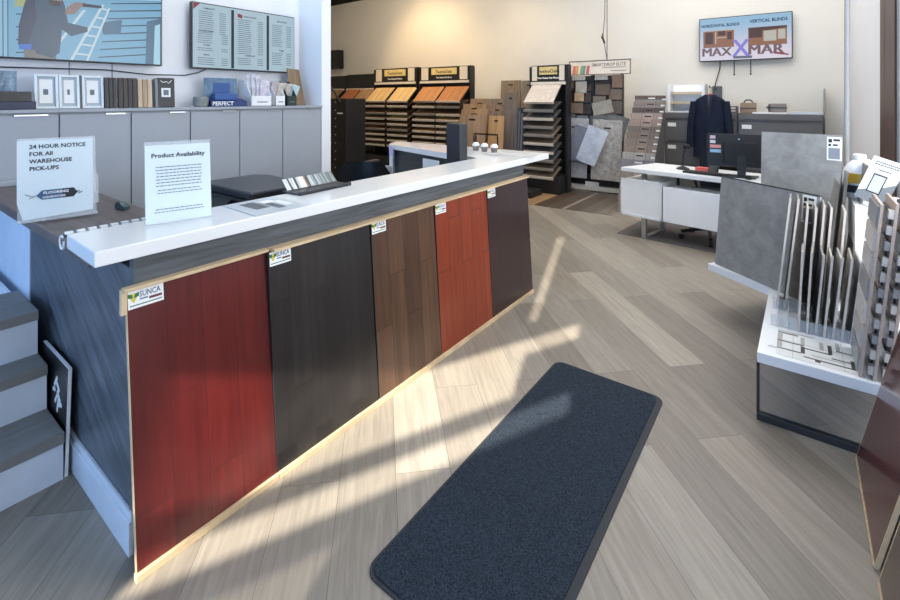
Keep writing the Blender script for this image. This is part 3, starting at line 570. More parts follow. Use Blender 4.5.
# ================================================================ BACK AREA
# hardwood display towers
M_rackb = plain('rack_black', (30, 31, 33), .45)
M_lip = plain('tray_lip', (226, 218, 204), .45)
M_sign = plain('sign_cream', (226, 204, 140), .5)
woodc = [(206, 172, 118), (150, 104, 62), (120, 86, 60), (104, 78, 58), (132, 104, 82), (96, 72, 54), (138, 108, 84), (110, 84, 64), (88, 66, 52)]
ordn = ['top', 'second', 'third', 'fourth', 'fifth', 'sixth', 'seventh', 'eighth', 'ninth', 'tenth']
def tower(x0, x1, yf, yb, z_head, colsx, zs, tops, label, where, brand='TwelveOaks', shades=None, head=True):
    o = thing('sample_rack', label, 'display rack', T(x0, yf, 0), 'tilted tray racks along the back wall')
    D = T(-x0, -yf)
    link('side_panel', MB(D).box(x1 - .03, x1 + .01, yb - .02, yb + .12, 0, z_head[1]), M_rackb, o)
    link('side_panel', MB(D).box(x0 - .03, x0, yb - .02, yb + .2, 0, z_head[1] - .02), M_rackb, o)
    link('back_panel', MB(D).box(x0, x1 - .03, yb + .16, yb + .2, 0, z_head[1] - .02), M_rackb, o)
    link('base', MB(D).box(x0 + .02, x1 - .03, yf + .06, yb + .15, 0, .3), M_rackb, o)
    hb = link('header_sign', MB(D).box(x0, x1 - .04, yb, yb + .03, z_head[0] + .06, z_head[1], .004), M_rackb, o)
    link('header_ledge', MB(D).box(x0, x1 - .03, yb - .03, yb, z_head[0], z_head[0] + .05), M_lip, o)
    W = x1 - x0 - .04; H_ = z_head[1] - z_head[0] - .06; fr = D @ F((x0, yb, z_head[0] + .06), XA, ZA)
    if head:
        link('brand_plate', MB(fr).box(W * .24, W * .76, H_ * .42, H_ * .9, 0, .006), M_sign, hb)
        text(hb, brand, W * .5, H_ * .53, .007, H_ * .30, M_ink, 'brand_text', 'CENTER', M=fr, bold=.0015)
        text(hb, 'Your Home Our Floors', W * .5, H_ * .16, .003, H_ * .15, M_paper, 'slogan_text', 'CENTER', M=fr, bold=.002)
        for s in (.02, .82): link('side_card', MB(fr).box(W * s, W * (s + .15), H_ * .04, H_ * .96, 0, .005), plain('card_cream', (226, 216, 200), .5), hb)
    n = 0
    for ci, (a, b_) in enumerate(colsx):
        for i, z_ in enumerate(zs):
            dz = .31 if i == 0 else .15; dy = yb - yf
            fr2 = F((a, yf, z_), XA, (0, dy, dz)); ln = math.hypot(dy, dz)
            link('tray', MB(D @ fr2).box(.01, b_ - a - .01, 0, ln, -.03, -.012), M_rackb, o)
            link('tray_lip', MB(D @ fr2).box(.01, b_ - a - .01, -.012, 0, -.03, .016), M_lip if random.random() < .75 else plain('lip_grey', (150, 146, 140), .5), o)
            c = tops[ci] if i == 0 else (shades or woodc)[(i * 2 + ci * 3) % len(shades or woodc)]
            nm = 'rb_%d_%d_%d' % c
            mt = stone('marble_board', (214, 206, 198), (202, 194, 186), 3, .3, (190, 178, 168)) if (shades and i == 0) else planks(nm, YA, XA, .085, .5, [tuple(int(v * .9) for v in c), c], rough=.4, grain=.2, gap=.001)
            cn = '' if len(colsx) == 1 else (' in its left column', ' in its right column')[ci]
            solo('sample_board', MB().box(.015, b_ - a - .015, .004, ln, -.01, .004), mt, fr2, '%s tray board%s of the %s' % (ordn[i], cn, where), 'sample board', 'sample boards on the tilted trays')
    return o
zs9 = [1.54, 1.43, 1.27, 1.15, 1.03, .91, .79, .67, .55]
tower(-8.12, -6.80, 7.54, 7.89, (1.93, 2.30), ((-8.10, -7.46), (-7.40, -6.78)), zs9, [(216, 184, 130), (222, 190, 136)], 'black tray rack with cream sign and two pale oak top boards', 'pale oak topped rack')
tower(-6.70, -5.36, 7.54, 7.89, (1.93, 2.28), ((-6.64, -6.02), (-6.0, -5.38)), zs9, [(190, 134, 84), (180, 118, 68)], 'black tray rack with cream sign and orange oak top boards', 'orange oak topped rack')
tower(-9.2, -8.12, 7.6, 7.95, (1.80, 2.2), ((-9.15, -8.66), (-8.64, -8.14)), zs9[:6], [(176, 110, 66), (160, 130, 98)], 'low black tray rack with a small grey header, left of the signed racks', 'low rack with grey header', head=False)
tower(-10.1, -9.26, 7.6, 7.95, (1.80, 2.18), ((-10.05, -9.3),), zs9[:5], [(150, 120, 90)], 'partly hidden black tray rack beside the white wall end', 'half hidden rack', head=False)
tower(-3.80, -3.12, 7.18, 7.52, (1.84, 2.18), ((-3.79, -3.22),), [1.54, 1.40, 1.26, 1.12, .98, .84, .70, .56, .42, .28], [(200, 190, 180)], 'narrow black tray rack with cream sign and a marble top board', 'marble topped rack',
      shades=[(128, 110, 92), (104, 92, 80), (84, 84, 86), (136, 122, 106), (96, 96, 98)])
solo('display_plinth', MB().box(0, .62, 0, .42, 0, .10, .01), M_rackb, T(-4.02, 6.70, 0.005), 'low black plinth on the floor before the marble topped rack', 'plinth')
# black cabinet rack at far left
o = thing('black_cabinet', 'tall black display cabinet beside the white wall end', 'cabinet', T(-7.39, 6.0, 0))
link('body', MB().box(-.4, .42, 0, .5, 0, 1.60, .01), M_rackb, o)
link('door', MB().box(.08, .41, -.02, 0, .05, 1.58, .004), M_black, o)
m = MB()
for i in range(9): m.cyl((.13, -.03, .25 + i * .16), (.13, -.015, .25 + i * .16), .014)
link('hinge_studs', m, M_chrome, o); link('label_plate', MB().box(.18, .34, -.024, -.02, 1.30, 1.325), M_paper, o)
link('support_arm', MB().tube([(-.1, -.03, 1.9), (.12, -.03, 1.72), (.28, -.03, 1.52)], .02), M_blackm, o)
solo('wall_speaker', MB().box(-.3, .3, 0, .2, 0, .52, .01), M_black, T(-10.5, 8.49, 2.43), 'black speaker box mounted high on the back wall at left', 'speaker')
solo('white_box', MB().box(0, .1, 0, .1, 0, .12, .005), M_matw, T(-3.33, 2.9, .842), 'small white box on the inner desk left of the chair', 'box')

# leaning plank samples between the racks
def plank_cols(c):
    c = tuple(min(235, int(v * 1.12 + 8)) for v in c)
    return planks('pl_%d_%d_%d' % c, YA, XA, .16, 1.1, [tuple(int(v * .88) for v in c), c], rough=.5, grain=.22)
lean = [(-5.12, -4.54, 7.05, 1.31, (146, 122, 100), 'wide taupe oak', 'front left'), (-4.47, -4.16, 7.05, 1.30, (176, 140, 100), 'honey oak', 'front right'),
        (-4.26, -4.01, 7.25, 1.70, (112, 102, 94), 'tall weathered grey', 'tallest'), (-5.22, -4.62, 7.25, 1.40, (152, 124, 96), 'tan oak', 'second row left'),
        (-4.60, -4.30, 7.25, 1.38, (120, 104, 90), 'brown grey', 'second row right'), (-5.32, -4.78, 7.45, 1.50, (158, 128, 98), 'light tan', 'third row left'), (-4.72, -4.34, 7.45, 1.48, (138, 116, 96), 'mid taupe', 'third row right'),
        (-5.28, -4.82, 7.65, 1.60, (148, 124, 100), 'sandy', 'fourth row left'), (-4.80, -4.38, 7.65, 1.60, (132, 118, 104), 'pebble grey', 'fourth row right'),
        (-5.02, -4.56, 8.42, 1.98, (130, 114, 96), 'olive brown', 'rear left'), (-4.54, -4.2, 8.42, 1.97, (124, 116, 106), 'stone grey', 'rear right')]
for x0, x1, y, z_, c, nm, pos in lean:
    o = thing('plank_sample', '%s plank board leaning in the %s of the sample group' % (nm, pos), 'sample board', F((x0, y, .02), XA, (0, .12, z_)), 'plank boards leaning between the racks')
    link('board', MB().box(0, x1 - x0, 0, z_ - .02, -.02, 0), plank_cols(c), o)
    link('slot_handle', MB().box((x1 - x0) * .38, (x1 - x0) * .62, z_ - .13, z_ - .10, 0, .004), M_black, o)
for i in range(3):
    solo('edge_tile', MB().box(0, .035, 0, .3, 0, 1.42 - .05 * i), stone('slate_%d' % i, (70 + 14 * i, 78 + 10 * i, 88 + 8 * i), (110, 116, 124), 5), T(-3.99 + i * .052, 7.2, .02) @ MX.Rotation(.04, 4, 'Y'), '%s slate tile sample on edge beside the marble topped rack' % ('left', 'middle', 'right')[i], 'tile sample', 'slate tiles on edge')
o = thing('wire_stand', 'black wire stand holding the leaning plank boards', 'display stand', T(-5.2, 6.85, 0))
for x_ in (0, .62, .66, 1.1): link('hoop', MB().tube([(x_, 0, .02), (x_, 0, .93), (x_, .0, .98), (x_ + (.3 if x_ < .7 else -.3), .0, .98)], .014), M_blackm, o, True)
link('foot_rail', MB().tube([(0, 0, .012), (1.1, 0, .012)], .012), M_blackm, o)

# tile display with the long sign
o = thing('tile_display', 'black grid tile display under a long cream sign', 'display rack', T(-3.44, 8.0, 0))
D = T(3.44, -8.0)
link('frame', MB(D).box(-3.40, -3.36, 8.02, 8.08, 0, 2.02).box(-2.40, -2.36, 8.02, 8.08, 0, 2.02).box(-2.90, -2.85, 8.02, 8.08, 0, 2.02), M_rackb, o)
link('back_panel', MB(D).box(-3.40, -2.36, 8.08, 8.11, .0, 2.0), plain('grid_back', (96, 88, 80), .6, var=.3, scale=5), o)
link('lower_shelf', MB(D).box(-3.40, -2.36, 7.90, 8.0, .12, .2), M_rackb, o)
m = MB(D)
for i in range(9): m.box(-3.40, -2.36, 8.0, 8.03, .3 + i * .2, .33 + i * .2)
link('shelf_rail', m, M_rackb, o)
hs = link('header_sign', MB(D).box(-3.28, -2.21, 7.96, 8.02, 2.01, 2.26, .004), plain('sign_white', (232, 222, 208), .5), o)
fr = D @ F((-3.28, 7.96, 2.01), XA, ZA)
link('sign_border', MB(fr).box(0, 1.07, .235, .25, -.001, .006).box(0, 1.07, 0, .012, -.001, .006).box(1.055, 1.07, 0, .25, -.001, .006).box(0, .012, 0, .25, -.001, .006), plain('sign_border', (110, 104, 96), .5), hs)
text(hs, 'SMARTDROP ELITE', .99, .145, .003, .078, plain('sign_grey', (140, 128, 122), .6), 'sign_text', 'RIGHT', M=fr, bold=.0015, sx=.88)
link('sign_subline', MB(fr).box(.60, .99, .115, .125, 0, .003).box(.74, .99, .055, .067, 0, .003), plain('sign_grey', (140, 128, 122), .6), hs)
for cx, c in ((.06, (214, 130, 120)), (.11, (220, 170, 110)), (.20, (140, 170, 140)), (.24, (120, 160, 130)), (.31, (200, 110, 116))):
    link('sign_swatch', MB(fr @ MX.Translation((cx, .02, 0)) @ MX.Rotation(-.15, 4, 'Z')).box(0, .05, 0, .15, .0, .004 + cx * .005), plain('sw_%d' % c[0], c, .5), hs)
tl = [(-3.40, 1.78, .2, .22, (96, 90, 84)), (-3.16, 1.70, .2, .20, (190, 186, 178)), (-3.22, 1.92, .24, .07, (176, 176, 172)), (-2.82, 1.92, .22, .07, (178, 178, 176)), (-2.52, 1.78, .17, .22, (132, 108, 90)),
      (-2.80, 1.66, .25, .18, (108, 92, 80)), (-3.42, 1.56, .17, .14, (196, 170, 136)), (-3.18, 1.55, .17, .16, (206, 178, 142)), (-2.84, 1.46, .22, .18, (136, 122, 110)), (-2.58, 1.58, .22, .18, (128, 112, 100)),
      (-3.46, 1.32, .2, .22, (156, 138, 124)), (-3.24, 1.34, .22, .18, (146, 126, 110)), (-2.56, 1.34, .2, .22, (110, 98, 90)), (-2.84, 1.26, .2, .19, (170, 168, 158)), (-3.42, 1.12, .26, .2, (126, 132, 136)), (-2.9, 1.1, .24, .2, (120, 122, 122)), (-3.14, 1.14, .2, .16, (132, 136, 140))]
words = ['charcoal', 'pale cream', 'grey strip', 'white strip', 'rust brown', 'umber', 'small sand', 'small biscuit', 'taupe', 'cocoa', 'rose taupe', 'clay', 'dark stone', 'chalky', 'blue grey', 'mid grey', 'cool grey']
for i, (x_, z_, w2, h2, c) in enumerate(tl):
    solo('wall_tile_sample', MB().box(0, w2, -.012, 0, 0, h2, .002), stone('tl_%d' % i, tuple(int(v * .85) for v in c), c, 10), T(x_, 7.985 - .014 * (i % 3), z_), '%s tile sample hung on the grid display under the long sign' % words[i], 'tile sample', 'small tiles on the grid display')
solo('wall_tile_sample', MB().box(0, .34, -.014, 0, 0, .22), stone('tl_a', (150, 146, 132), (178, 174, 160), 8), T(-2.80, 7.90, 1.30) @ MX.Rotation(-.22, 4, 'Y'), 'crooked pale greige tile on the grid display', 'tile sample', 'small tiles on the grid display')
solo('wall_tile_sample', MB().box(0, .40, -.014, 0, 0, .40), stone('tl_b', (96, 98, 98), (126, 126, 124), 8), T(-2.72, 7.93, 1.0) @ MX.Rotation(.3, 4, 'Y'), 'large tilted dark grey tile behind the right stone slab', 'tile sample', 'small tiles on the grid display')
g1 = stone('slab_cool', (162, 162, 164), (200, 200, 204), 9, .45); g2 = stone('slab_warm', (146, 142, 138), (206, 202, 196), 12, .45); g3 = stone('slab_blue', (168, 180, 198), (216, 224, 234), 5, .35); g4 = stone('slab_violet', (116, 118, 132), (140, 142, 156), 4, .4)
for x0, w2, g_, lab in ((-3.40, .50, g1, 'cool grey stone slab leaning at left under the grid display'), (-2.83, .50, g2, 'warm mottled stone slab leaning at right under the grid display')):
    o = thing('stone_slab', lab, 'tile slab', F((x0, 7.80, .23), XA, (0, .12, 1.04)), 'large slabs under the grid display')
    link('slab', MB().box(0, w2, 0, 1.03, -.012, 0), g_, o); link('slot_handle', MB().box(w2 * .4, w2 * .62, .86, .885, 0, .003), M_black, o)
solo('fallen_tile', MB().box(0, .34, 0, .60, -.012, 0), g4, F((-3.25, 7.72, .58), (1, 0, -.28), (.28, .1, 1)), 'violet grey tile propped crooked across both slabs', 'tile slab')
solo('fallen_tile', MB().prism([(0, .02), (.1, 0), (.34, .02), (.35, .64), (0, .64)], -.012, 0), g3, F((-3.05, 7.68, .56), (1, 0, -.36), (.36, .1, 1)), 'pale blue veined tile propped crooked in front of the slabs', 'tile slab')
solo('base_strip', MB().box(0, 1.10, 0, .10, 0, .08, .004), plain('strip_white', (214, 212, 206), .4), T(-3.46, 7.86, .02), 'white plinth strip on the floor under the tile display', 'plinth')
solo('price_card', MB().box(0, .24, 0, .004, 0, .07), M_paper, T(-2.95, 7.87, .101), 'white price card on the lower shelf of the tile display', 'card')
# stepped plank tower
st2 = thing('stepped_rack', 'stepped board rack with stacked floor samples left of the filing cabinets', 'display rack', T(-2.07, 6.7, 0))
link('slanted_body', MB(T(2.07, -6.7)).prism([(6.98, 0), (7.6, 0), (7.73, 1.62), (7.71, 1.62), (6.965, .62)], -2.065, -1.63, R=MX(((0, 0, 1, 0), (1, 0, 0, 0), (0, 1, 0, 0), (0, 0, 0, 1)))), M_file, st2)
sc = [(90, 74, 64), (128, 114, 104), (86, 72, 64), (158, 138, 126), (150, 130, 116), (112, 102, 92), (120, 108, 98), (132, 118, 108), (140, 124, 110), (164, 160, 154), (126, 124, 130), (116, 106, 98), (122, 112, 102)]
sn = ['dark walnut', 'taupe', 'espresso', 'pinkish beige', 'dusty beige', 'olive grey', 'stone brown', 'mushroom', 'tan grey', 'pale ash', 'blue grey', 'bark brown', 'driftwood']
zt = 1.655
for i, c in enumerate(sc[:11]):
    h2 = .10 if i else .12; y_ = 7.68 - i * .075
    o = thing('step_sample', '%s sample board on the stepped rack' % sn[i], 'sample board', F((-2.07, y_, zt - h2 - .04), XA, (0, .03, 1)), 'sample boards on the stepped rack')
    link('board', MB().box(0, .45, 0, h2 + .03, -.015, 0), plank_cols(c), o)
    link('slot', MB().box(.2, .3, h2 - .02, h2 - .002, 0, .002), M_black if i not in (0, 10) else M_paper, o)
    link('tag', MB().box(.40, .455, h2 - .04, h2 - .02, 0, .002), M_paper, o); zt -= .092
solo('tall_front_board', MB().box(0, .50, 0, .66, -.02, 0), plank_cols((120, 110, 102)), F((-2.05, 6.68, .0), XA, (0, .25, .66)), 'broad grey brown board forming the base of the stepped rack', 'sample board')
# filing cabinets
def filing(x0, x1, lab):
    o = thing('filing_cabinet', lab, 'filing cabinet', T(x0, 8.1, 0), 'dark grey filing cabinets against the back wall'); w_ = x1 - x0
    link('body', MB().box(0, w_, 0, .52, 0, 1.375, .004), M_file, o)
    for i, (z0, z1) in enumerate(((1.29, 1.36), (.93, 1.275), (.56, .92), (.19, .55))):
        d = link('drawer', MB().box(.012, w_ - .012, -.016, -.0, z0, z1, .004), M_file, o)
        if i: link('label_plate', MB().box(.05, .17, -.019, -.016, z1 - .12, z1 - .06), M_paper, d)
        if i: link('pull', MB().box(.02, w_ - .02, -.022, -.014, z1 - .012, z1 - .004), M_dark, d)
filing(-1.72, -.72, 'left dark grey filing cabinet behind the hanging jacket')
filing(-.71, .28, 'right dark grey filing cabinet under the wall screen')
FZ = 1.376
o = thing('white_display_rack', 'small white shelf rack with wooden rails on the left filing cabinet', 'display rack', T(-1.71, 8.25, FZ))
for a_ in (0, .5): link('side_panel', MB().box(a_, a_ + .04, 0, .3, 0, .45), M_white, o)
link('back_panel', MB().box(0, .54, .27, .3, 0, .45), M_white, o)
for z_ in (.0, .15, .31): link('shelf', MB().box(.04, .5, .02 + z_ * .3, .27, z_, z_ + .02), M_white, o)
for z_ in (.13, .29): link('wood_rail', MB().box(.04, .5, z_ * .3, .02 + z_ * .3, z_, z_ + .045), wood('rail_wood', (200, 184, 156), XA, ZA), o)
solo('paper_tray', MB().box(0, .26, 0, .3, 0, .02).box(0, .26, 0, .3, .045, .06).box(0, .26, 0, .3, .09, .105).box(0, .012, 0, .3, 0, .105).box(.25, .262, 0, .3, 0, .105), plain('tray_smoke', (96, 98, 104), .4), T(-1.0, 8.2, FZ + .001), 'stacked smoke grey paper tray behind the jacket shoulder', 'paper tray')
o = thing('sample_bundle', 'small brown bundle of samples on the filing cabinet', 'sample bundle', T(-.60, 8.3, FZ))
link('bundle', MB().box(-.10, .10, 0, .14, 0, .16, .015), plain('bundle_tan', (150, 130, 110), .8, var=.2), o); link('strap', MB().box(-.105, .105, -.004, .144, .07, .085), M_dark, o); link('handle', MB().tube([(-.06, .07, .16), (-.03, .07, .2), (.03, .07, .2), (.06, .07, .16)], .01), M_dark, o)
o = thing('sample_bundle', 'grey bundle of samples on the filing cabinet right of the brown one', 'sample bundle', T(-.24, 8.3, FZ))
link('bundle', MB().box(-.11, .11, 0, .14, 0, .15, .02), plain('bundle_grey', (130, 126, 122), .8, var=.2), o); link('strap', MB().box(-.115, .115, -.004, .144, .08, .095), M_dark, o); link('handle', MB().tube([(-.08, .0, .12), (-.13, -.02, .1), (-.08, 0, .04)], .01), M_dark, o)
solo('paper_stack', MB().prism([(0, 0), (.42, .02), (.40, .2), (.02, .22)], 0, .02), M_paper, T(-.54, 8.2, FZ + .001), 'loose white papers between the two sample bundles', 'papers')
solo('paper_stack', MB().prism([(0, 0), (.36, .0), (.34, .2), (.02, .2)], 0, .03), plain('paper_bluish', (206, 216, 226), .6), T(-.1, 8.2, FZ + .001), 'bluish papers at the right end of the filing cabinet', 'papers')
solo('leaning_board', MB().box(0, .012, 0, .32, 0, 1.74, .002), plain('board_grey', (150, 150, 152), .5), T(.30, 8.36, 0), 'thin grey board standing upright beside the right filing cabinet', 'board')
# jacket on a hanger
hk = solo('coat_hook', MB().tube([(0, .7, 0), (0, .0, 0), (0, -.04, .0), (0, -.05, .03)], .008), M_blackm, T(-1.06, 8.0, 1.765), 'thin black hook reaching from the wall above the jacket', 'hook')
o = thing('coat_hanger', 'red hanger inside the navy jacket', 'hanger', T(-1.06, 7.99, 1.66))
link('hook_wire', MB().tube([(0, 0, 0), (0, 0, .04), (.02, 0, .07), (.012, 0, .105), (-.012, 0, .11), (-.02, 0, .09)], .005), M_chrome, o, True)
link('hanger_arms', MB().tube([(-.18, 0, -.15), (-.07, 0, -.03), (0, 0, .005), (.07, 0, -.03), (.18, 0, -.15)], .018), plain('red_plastic', (196, 84, 72), .4), o, True)
o = thing('jacket', 'navy jacket hanging in front of the filing cabinets', 'jacket', T(-1.06, 7.96, 1.66) @ MX.Diagonal((.88, .8, 1, 1)))
M_navy = plain('navy_cloth', (26, 34, 52), .8, var=.25, scale=9, spec=.2, bump=.3)
secs = [(0.0, .075, .05), (-.03, .13, .07), (-.07, .20, .09), (-.13, .255, .10), (-.25, .265, .11), (-.45, .235, .11), (-.7, .235, .11), (-.95, .25, .12)]
rows = []
for z_, hw, hd in secs: rows.append([(hw * math.cos(a), hd * math.sin(a) * (1 + .1 * math.sin(5 * a + z_ * 6)), z_) for a in [2 * PI * k / 28 for k in range(29)]])
link('body', MB().grid(rows), M_navy, o, True)
for s in (-1, 1):
    r2 = []
    for j in range(9):
        t = j / 8; cx = s * (.225 + .075 * math.sin(t * PI * .55)); cz = -.10 - .70 * t; rr = .07 - .018 * t
        r2.append([(cx + rr * math.cos(a), -.02 + rr * 1.1 * math.sin(a), cz) for a in [2 * PI * k / 14 for k in range(15)]])
    link('sleeve', MB().grid(r2), M_navy, o, True)
link('lapels', MB().prism([(-.06, 0), (-.02, -.24), (0, -.34), (.02, -.24), (.06, 0), (.025, .0), (0, -.18), (-.025, 0)], .105, .118, R=MX.Rotation(PI / 2, 4, 'X')), plain('navy_dark', (18, 24, 38), .7), o)
link('lining', MB().prism([(-.03, .0), (0, -.18), (.03, 0)], .10, .109, R=MX.Rotation(PI / 2, 4, 'X')), plain('lining_blue', (62, 72, 96), .6), o)
# wall screen, cables, outlet
o = tv(F((-1.298, 8.60, 2.20), XA, ZA), 1.238, .705, 'wall screen advertising horizontal and vertical blinds on the back wall')
N = NT('screen_gradient'); tc = N.n('ShaderNodeTexCoord'); sp = N.n('ShaderNodeSeparateXYZ'); N.l(tc.outputs['Object'], sp.inputs[0]); cr = N.n('ShaderNodeValToRGB'); N.l(sp.outputs[1], cr.inputs[0])
cr.color_ramp.elements[0].position = .12; cr.color_ramp.elements[0].color = srgb(232, 222, 236); cr.color_ramp.elements[1].position = .6; cr.color_ramp.elements[1].color = srgb(140, 190, 224)
N.l(cr.outputs[0], N.b.inputs['Emission Color']); N.b.inputs['Emission Strength'].default_value = .7; N.b.inputs['Base Color'].default_value = (.1, .1, .1, 1); finish(N, .3)
scr = link('screen', MB().box(.012, 1.226, .014, .692, 0, .003), N.m, o)
wg = glow('screen_room', (150, 104, 74), .6); wd_ = glow('screen_room_dark', (92, 66, 56), .5); wl = glow('screen_room_light', (190, 186, 176), .6)
pic = link('screen_picture', MB().box(.06, .49, .22, .50, .003, .005), wg, scr)
link('picture_detail', MB().box(.09, .20, .28, .47, .005, .006).box(.27, .37, .41, .48, .005, .006).box(.40, .46, .34, .46, .005, .006), wd_, pic)
link('picture_highlight', MB().box(.25, .39, .37, .385, .005, .006).box(.06, .49, .485, .5, .005, .006).box(.23, .245, .28, .47, .005, .006), wl, pic)
pic = link('screen_picture', MB().box(.68, 1.17, .22, .50, .003, .005), wg, scr)
link('picture_detail', MB().box(.69, .86, .34, .48, .005, .006).prism([(.68, .50), (1.17, .50), (1.17, .47), (.9, .44), (.68, .47)], .005, .0065), wd_, pic)
link('picture_highlight', MB().box(.88, 1.04, .28, .44, .005, .006).box(1.06, 1.15, .3, .45, .005, .006), wl, pic)
dt = glow('screen_caption', (38, 60, 92), .5); bt_ = glow('screen_brown', (128, 98, 96), .55)
text(scr, 'HORIZONTAL BLINDS', .03, .555, .004, .062, dt, 'screen_caption', bold=.002, sx=.86); text(scr, 'VERTICAL BLINDS', .70, .575, .004, .068, dt, 'screen_caption', bold=.002, sx=.88)
for k_2 in range(3):
    text(scr, 'MAX', .03 + k_2 * .008, .085, .006 + k_2 * .0001, .19, bt_, 'screen_brand', sx=1.02); text(scr, 'MAR', .665 + k_2 * .009, .085, .0062 + k_2 * .0001, .21, bt_, 'screen_brand', sx=1.06)
text(scr, 'X', .475, .075, .0064, .36, glow('screen_violet', (136, 128, 206), .65), 'screen_emblem', bold=.008, sx=.85)
link('screen_underline', MB().prism([(1.0, .12), (1.19, .07), (1.19, .05), (1.02, .08)], .0064, .007), glow('screen_red', (150, 60, 66), .5), scr)
link('screen_button', MB().box(.48, .73, .03, .07, .0045, .006), glow('screen_btn', (110, 110, 124), .5), scr)
solo('tv_bracket', MB().box(0, .015, 0, .03, 0, .22).box(.22, .235, 0, .03, 0, .22).box(-.005, .02, 0, .03, -.02, 0).box(.215, .24, 0, .03, -.02, 0), M_dark, T(-.81, 8.56, 1.985), 'pair of thin bracket rods hanging under the blinds screen', 'bracket')
solo('power_cable', MB().tube([(.06, 0, .5), (.05, 0, .3), (.01, 0, .15), (-.02, 0, .02), (-.02, 0, -.05)], .008), M_black, T(-1.06, 8.66, 1.78), 'black cable running from the blinds screen down to the outlet', 'cable')
solo('wall_outlet', MB().box(-.07, .07, 0, .04, 0, .2, .005), plain('outlet_grey', (90, 92, 96), .4), T(-1.05, 8.66, 1.60), 'dark double outlet box on the wall above the jacket', 'outlet')
o = thing('hanging_cable', 'pair of thin cables with a clip hanging from the ceiling to the long sign', 'cable', T(-2.68, 8.2, 2.27))
link('wire', MB().tube([(0, 0, 0), (.0, 0, 1.2), (.03, 0, 3.3)], .008), plain('cable_brown', (84, 76, 70), .5), o)
link('wire', MB().tube([(0, 0, 0), (-.04, 0, .25), (-.07, 0, .45), (-.04, 0, .8), (-.01, 0, 3.3)], .007), plain('cable_brown', (84, 76, 70), .5), o)
link('clip', MB().tube([(-.07, -.01, .47), (-.09, -.01, .42), (-.06, -.01, .36), (-.04, -.01, .3)], .018), M_black, o)

# ceiling structure seen at top left
for i in range(7):
    o = thing('roof_truss', '%s dark steel roof truss from the left above the back wall' % ['first', 'second', 'third', 'fourth', 'fifth', 'sixth', 'seventh'][i], 'truss', T(-11.6 + i * 1.7, 5.0, 4.35), 'dark roof trusses')
    link('chord', MB().box(0, .08, -1.7, 3.65, 0, .06).box(0, .08, -1.7, 3.65, .6, .66), M_dark, o)
    m = MB()
    for k in range(9): m.cyl((.04, -1.6 + k * .58, .03), (.04, -1.3 + k * .58, .63), .018, seg=6).cyl((.04, -1.3 + k * .58, .63), (.04, -1.02 + k * .58, .03), .018, seg=6)
    link('web', m, plain('truss_grey', (104, 106, 108), .5), o)

# ================================================================ WHITE DESK
DM = T(-1.675, 5.63, 0, -.20)
d = thing('white_desk', 'white office desk with chrome frame legs and floating drawer boxes', 'desk', DM)
link('desktop', MB().prism([(0, 0), (1.55, 0), (1.55, .66), (.12, .66)], .745, .79, bev=.004), M_white, d)
for x_ in (.24, 1.38):
    link('leg', MB().box(x_, x_ + .05, .02, .055, .0, .745).box(x_, x_ + .05, .50, .535, 0, .745).box(x_, x_ + .05, .055, .50, 0, .02), M_chrome, d)
cb = link('drawer_box', MB().box(.02, .46, .02, .56, .25, .655), M_white, d)
link('drawer_front', MB().box(.005, .475, -.005, .015, .24, .665, .003), M_matw, cb)
link('drawer_trim', MB().box(.005, .475, -.02, -.004, .645, .667).box(.005, .475, -.02, -.004, .24, .262).box(.455, .475, -.02, -.004, .24, .667).box(.005, .025, -.02, -.004, .24, .667), M_white, cb)
cb = link('drawer_box', MB().box(.50, 1.30, .03, .30, .25, .61), M_white, d)
link('drawer_front', MB().box(.49, 1.32, .005, .025, .24, .625, .003), M_matw, cb)
link('crossbar', MB().box(.24, 1.40, .25, .30, .70, .745), M_chrome, d)
def onD(x, y, z=.791): return DM @ MX.Translation((x, y, z))
o = thing('desktop_monitor', 'black computer monitor with small stickers on the white desk', 'monitor', onD(1.20, .26) @ MX.Rotation(.30, 4, 'Z'))
link('display', MB(MX.Rotation(-.05, 4, 'X')).box(-.33, .27, -.025, .02, .10, .44, .008), M_black, o)
link('back_bulge', MB().box(-.18, .12, -.045, -.02, .14, .36, .012), M_black, o)
link('stand_neck', MB().box(-.055, .02, -.05, -.015, .0, .22, .004), M_dark, o); link('stand_foot', MB().prism([(-.15, -.1), (.1, -.1), (.14, .08), (-.19, .08)], 0, .012), M_dark, o)
for i, c in enumerate(((214, 190, 196), (214, 216, 220), (220, 150, 146), (150, 190, 220))):
    link('sticker', MB(MX.Rotation(-.05, 4, 'X')).box(-.30, -.25 + (.05 if i > 1 else 0), -.028, -.0255, .385 - i * .048, .418 - i * .048), plain('stk%d' % i, c, .5), o)
link('logo_dot', MB().cyl((-.04, -.029, .39), (-.04, -.025, .39), .008), M_chrome, o)
solo('keyboard', MB().box(0, .42, 0, .14, 0, .02, .005), M_black, onD(.66, .10) @ MX.Rotation(.0, 4, 'Z'), 'black keyboard on the white desk beside the monitor', 'keyboard')
solo('computer_mouse', MB().lathe([(.02, 0), (.035, .01), (.03, .03), (.01, .038)]), M_black, onD(1.28, .14), 'black mouse on the white desk right of the monitor stand', 'mouse', smooth=True)
o = thing('desk_scanner', 'small black round-based stand at the left of the white desk', 'stand', onD(.56, .36)); link('base', MB().lathe([(.07, 0), (.07, .01), (.03, .03), (.02, .035)]), M_black, o, True); link('stem', MB().tube([(0, 0, .02), (.0, .02, .16), (.03, .02, .25)], .008), M_black, o); link('head', MB().box(0, .07, 0, .04, .23, .28, .01), M_black, o)
solo('red_notebook', MB().box(0, .13, 0, .1, 0, .04, .003), plain('coral_red', (206, 96, 88), .5), onD(.70, .34), 'small coral red notebook on the white desk', 'notebook')
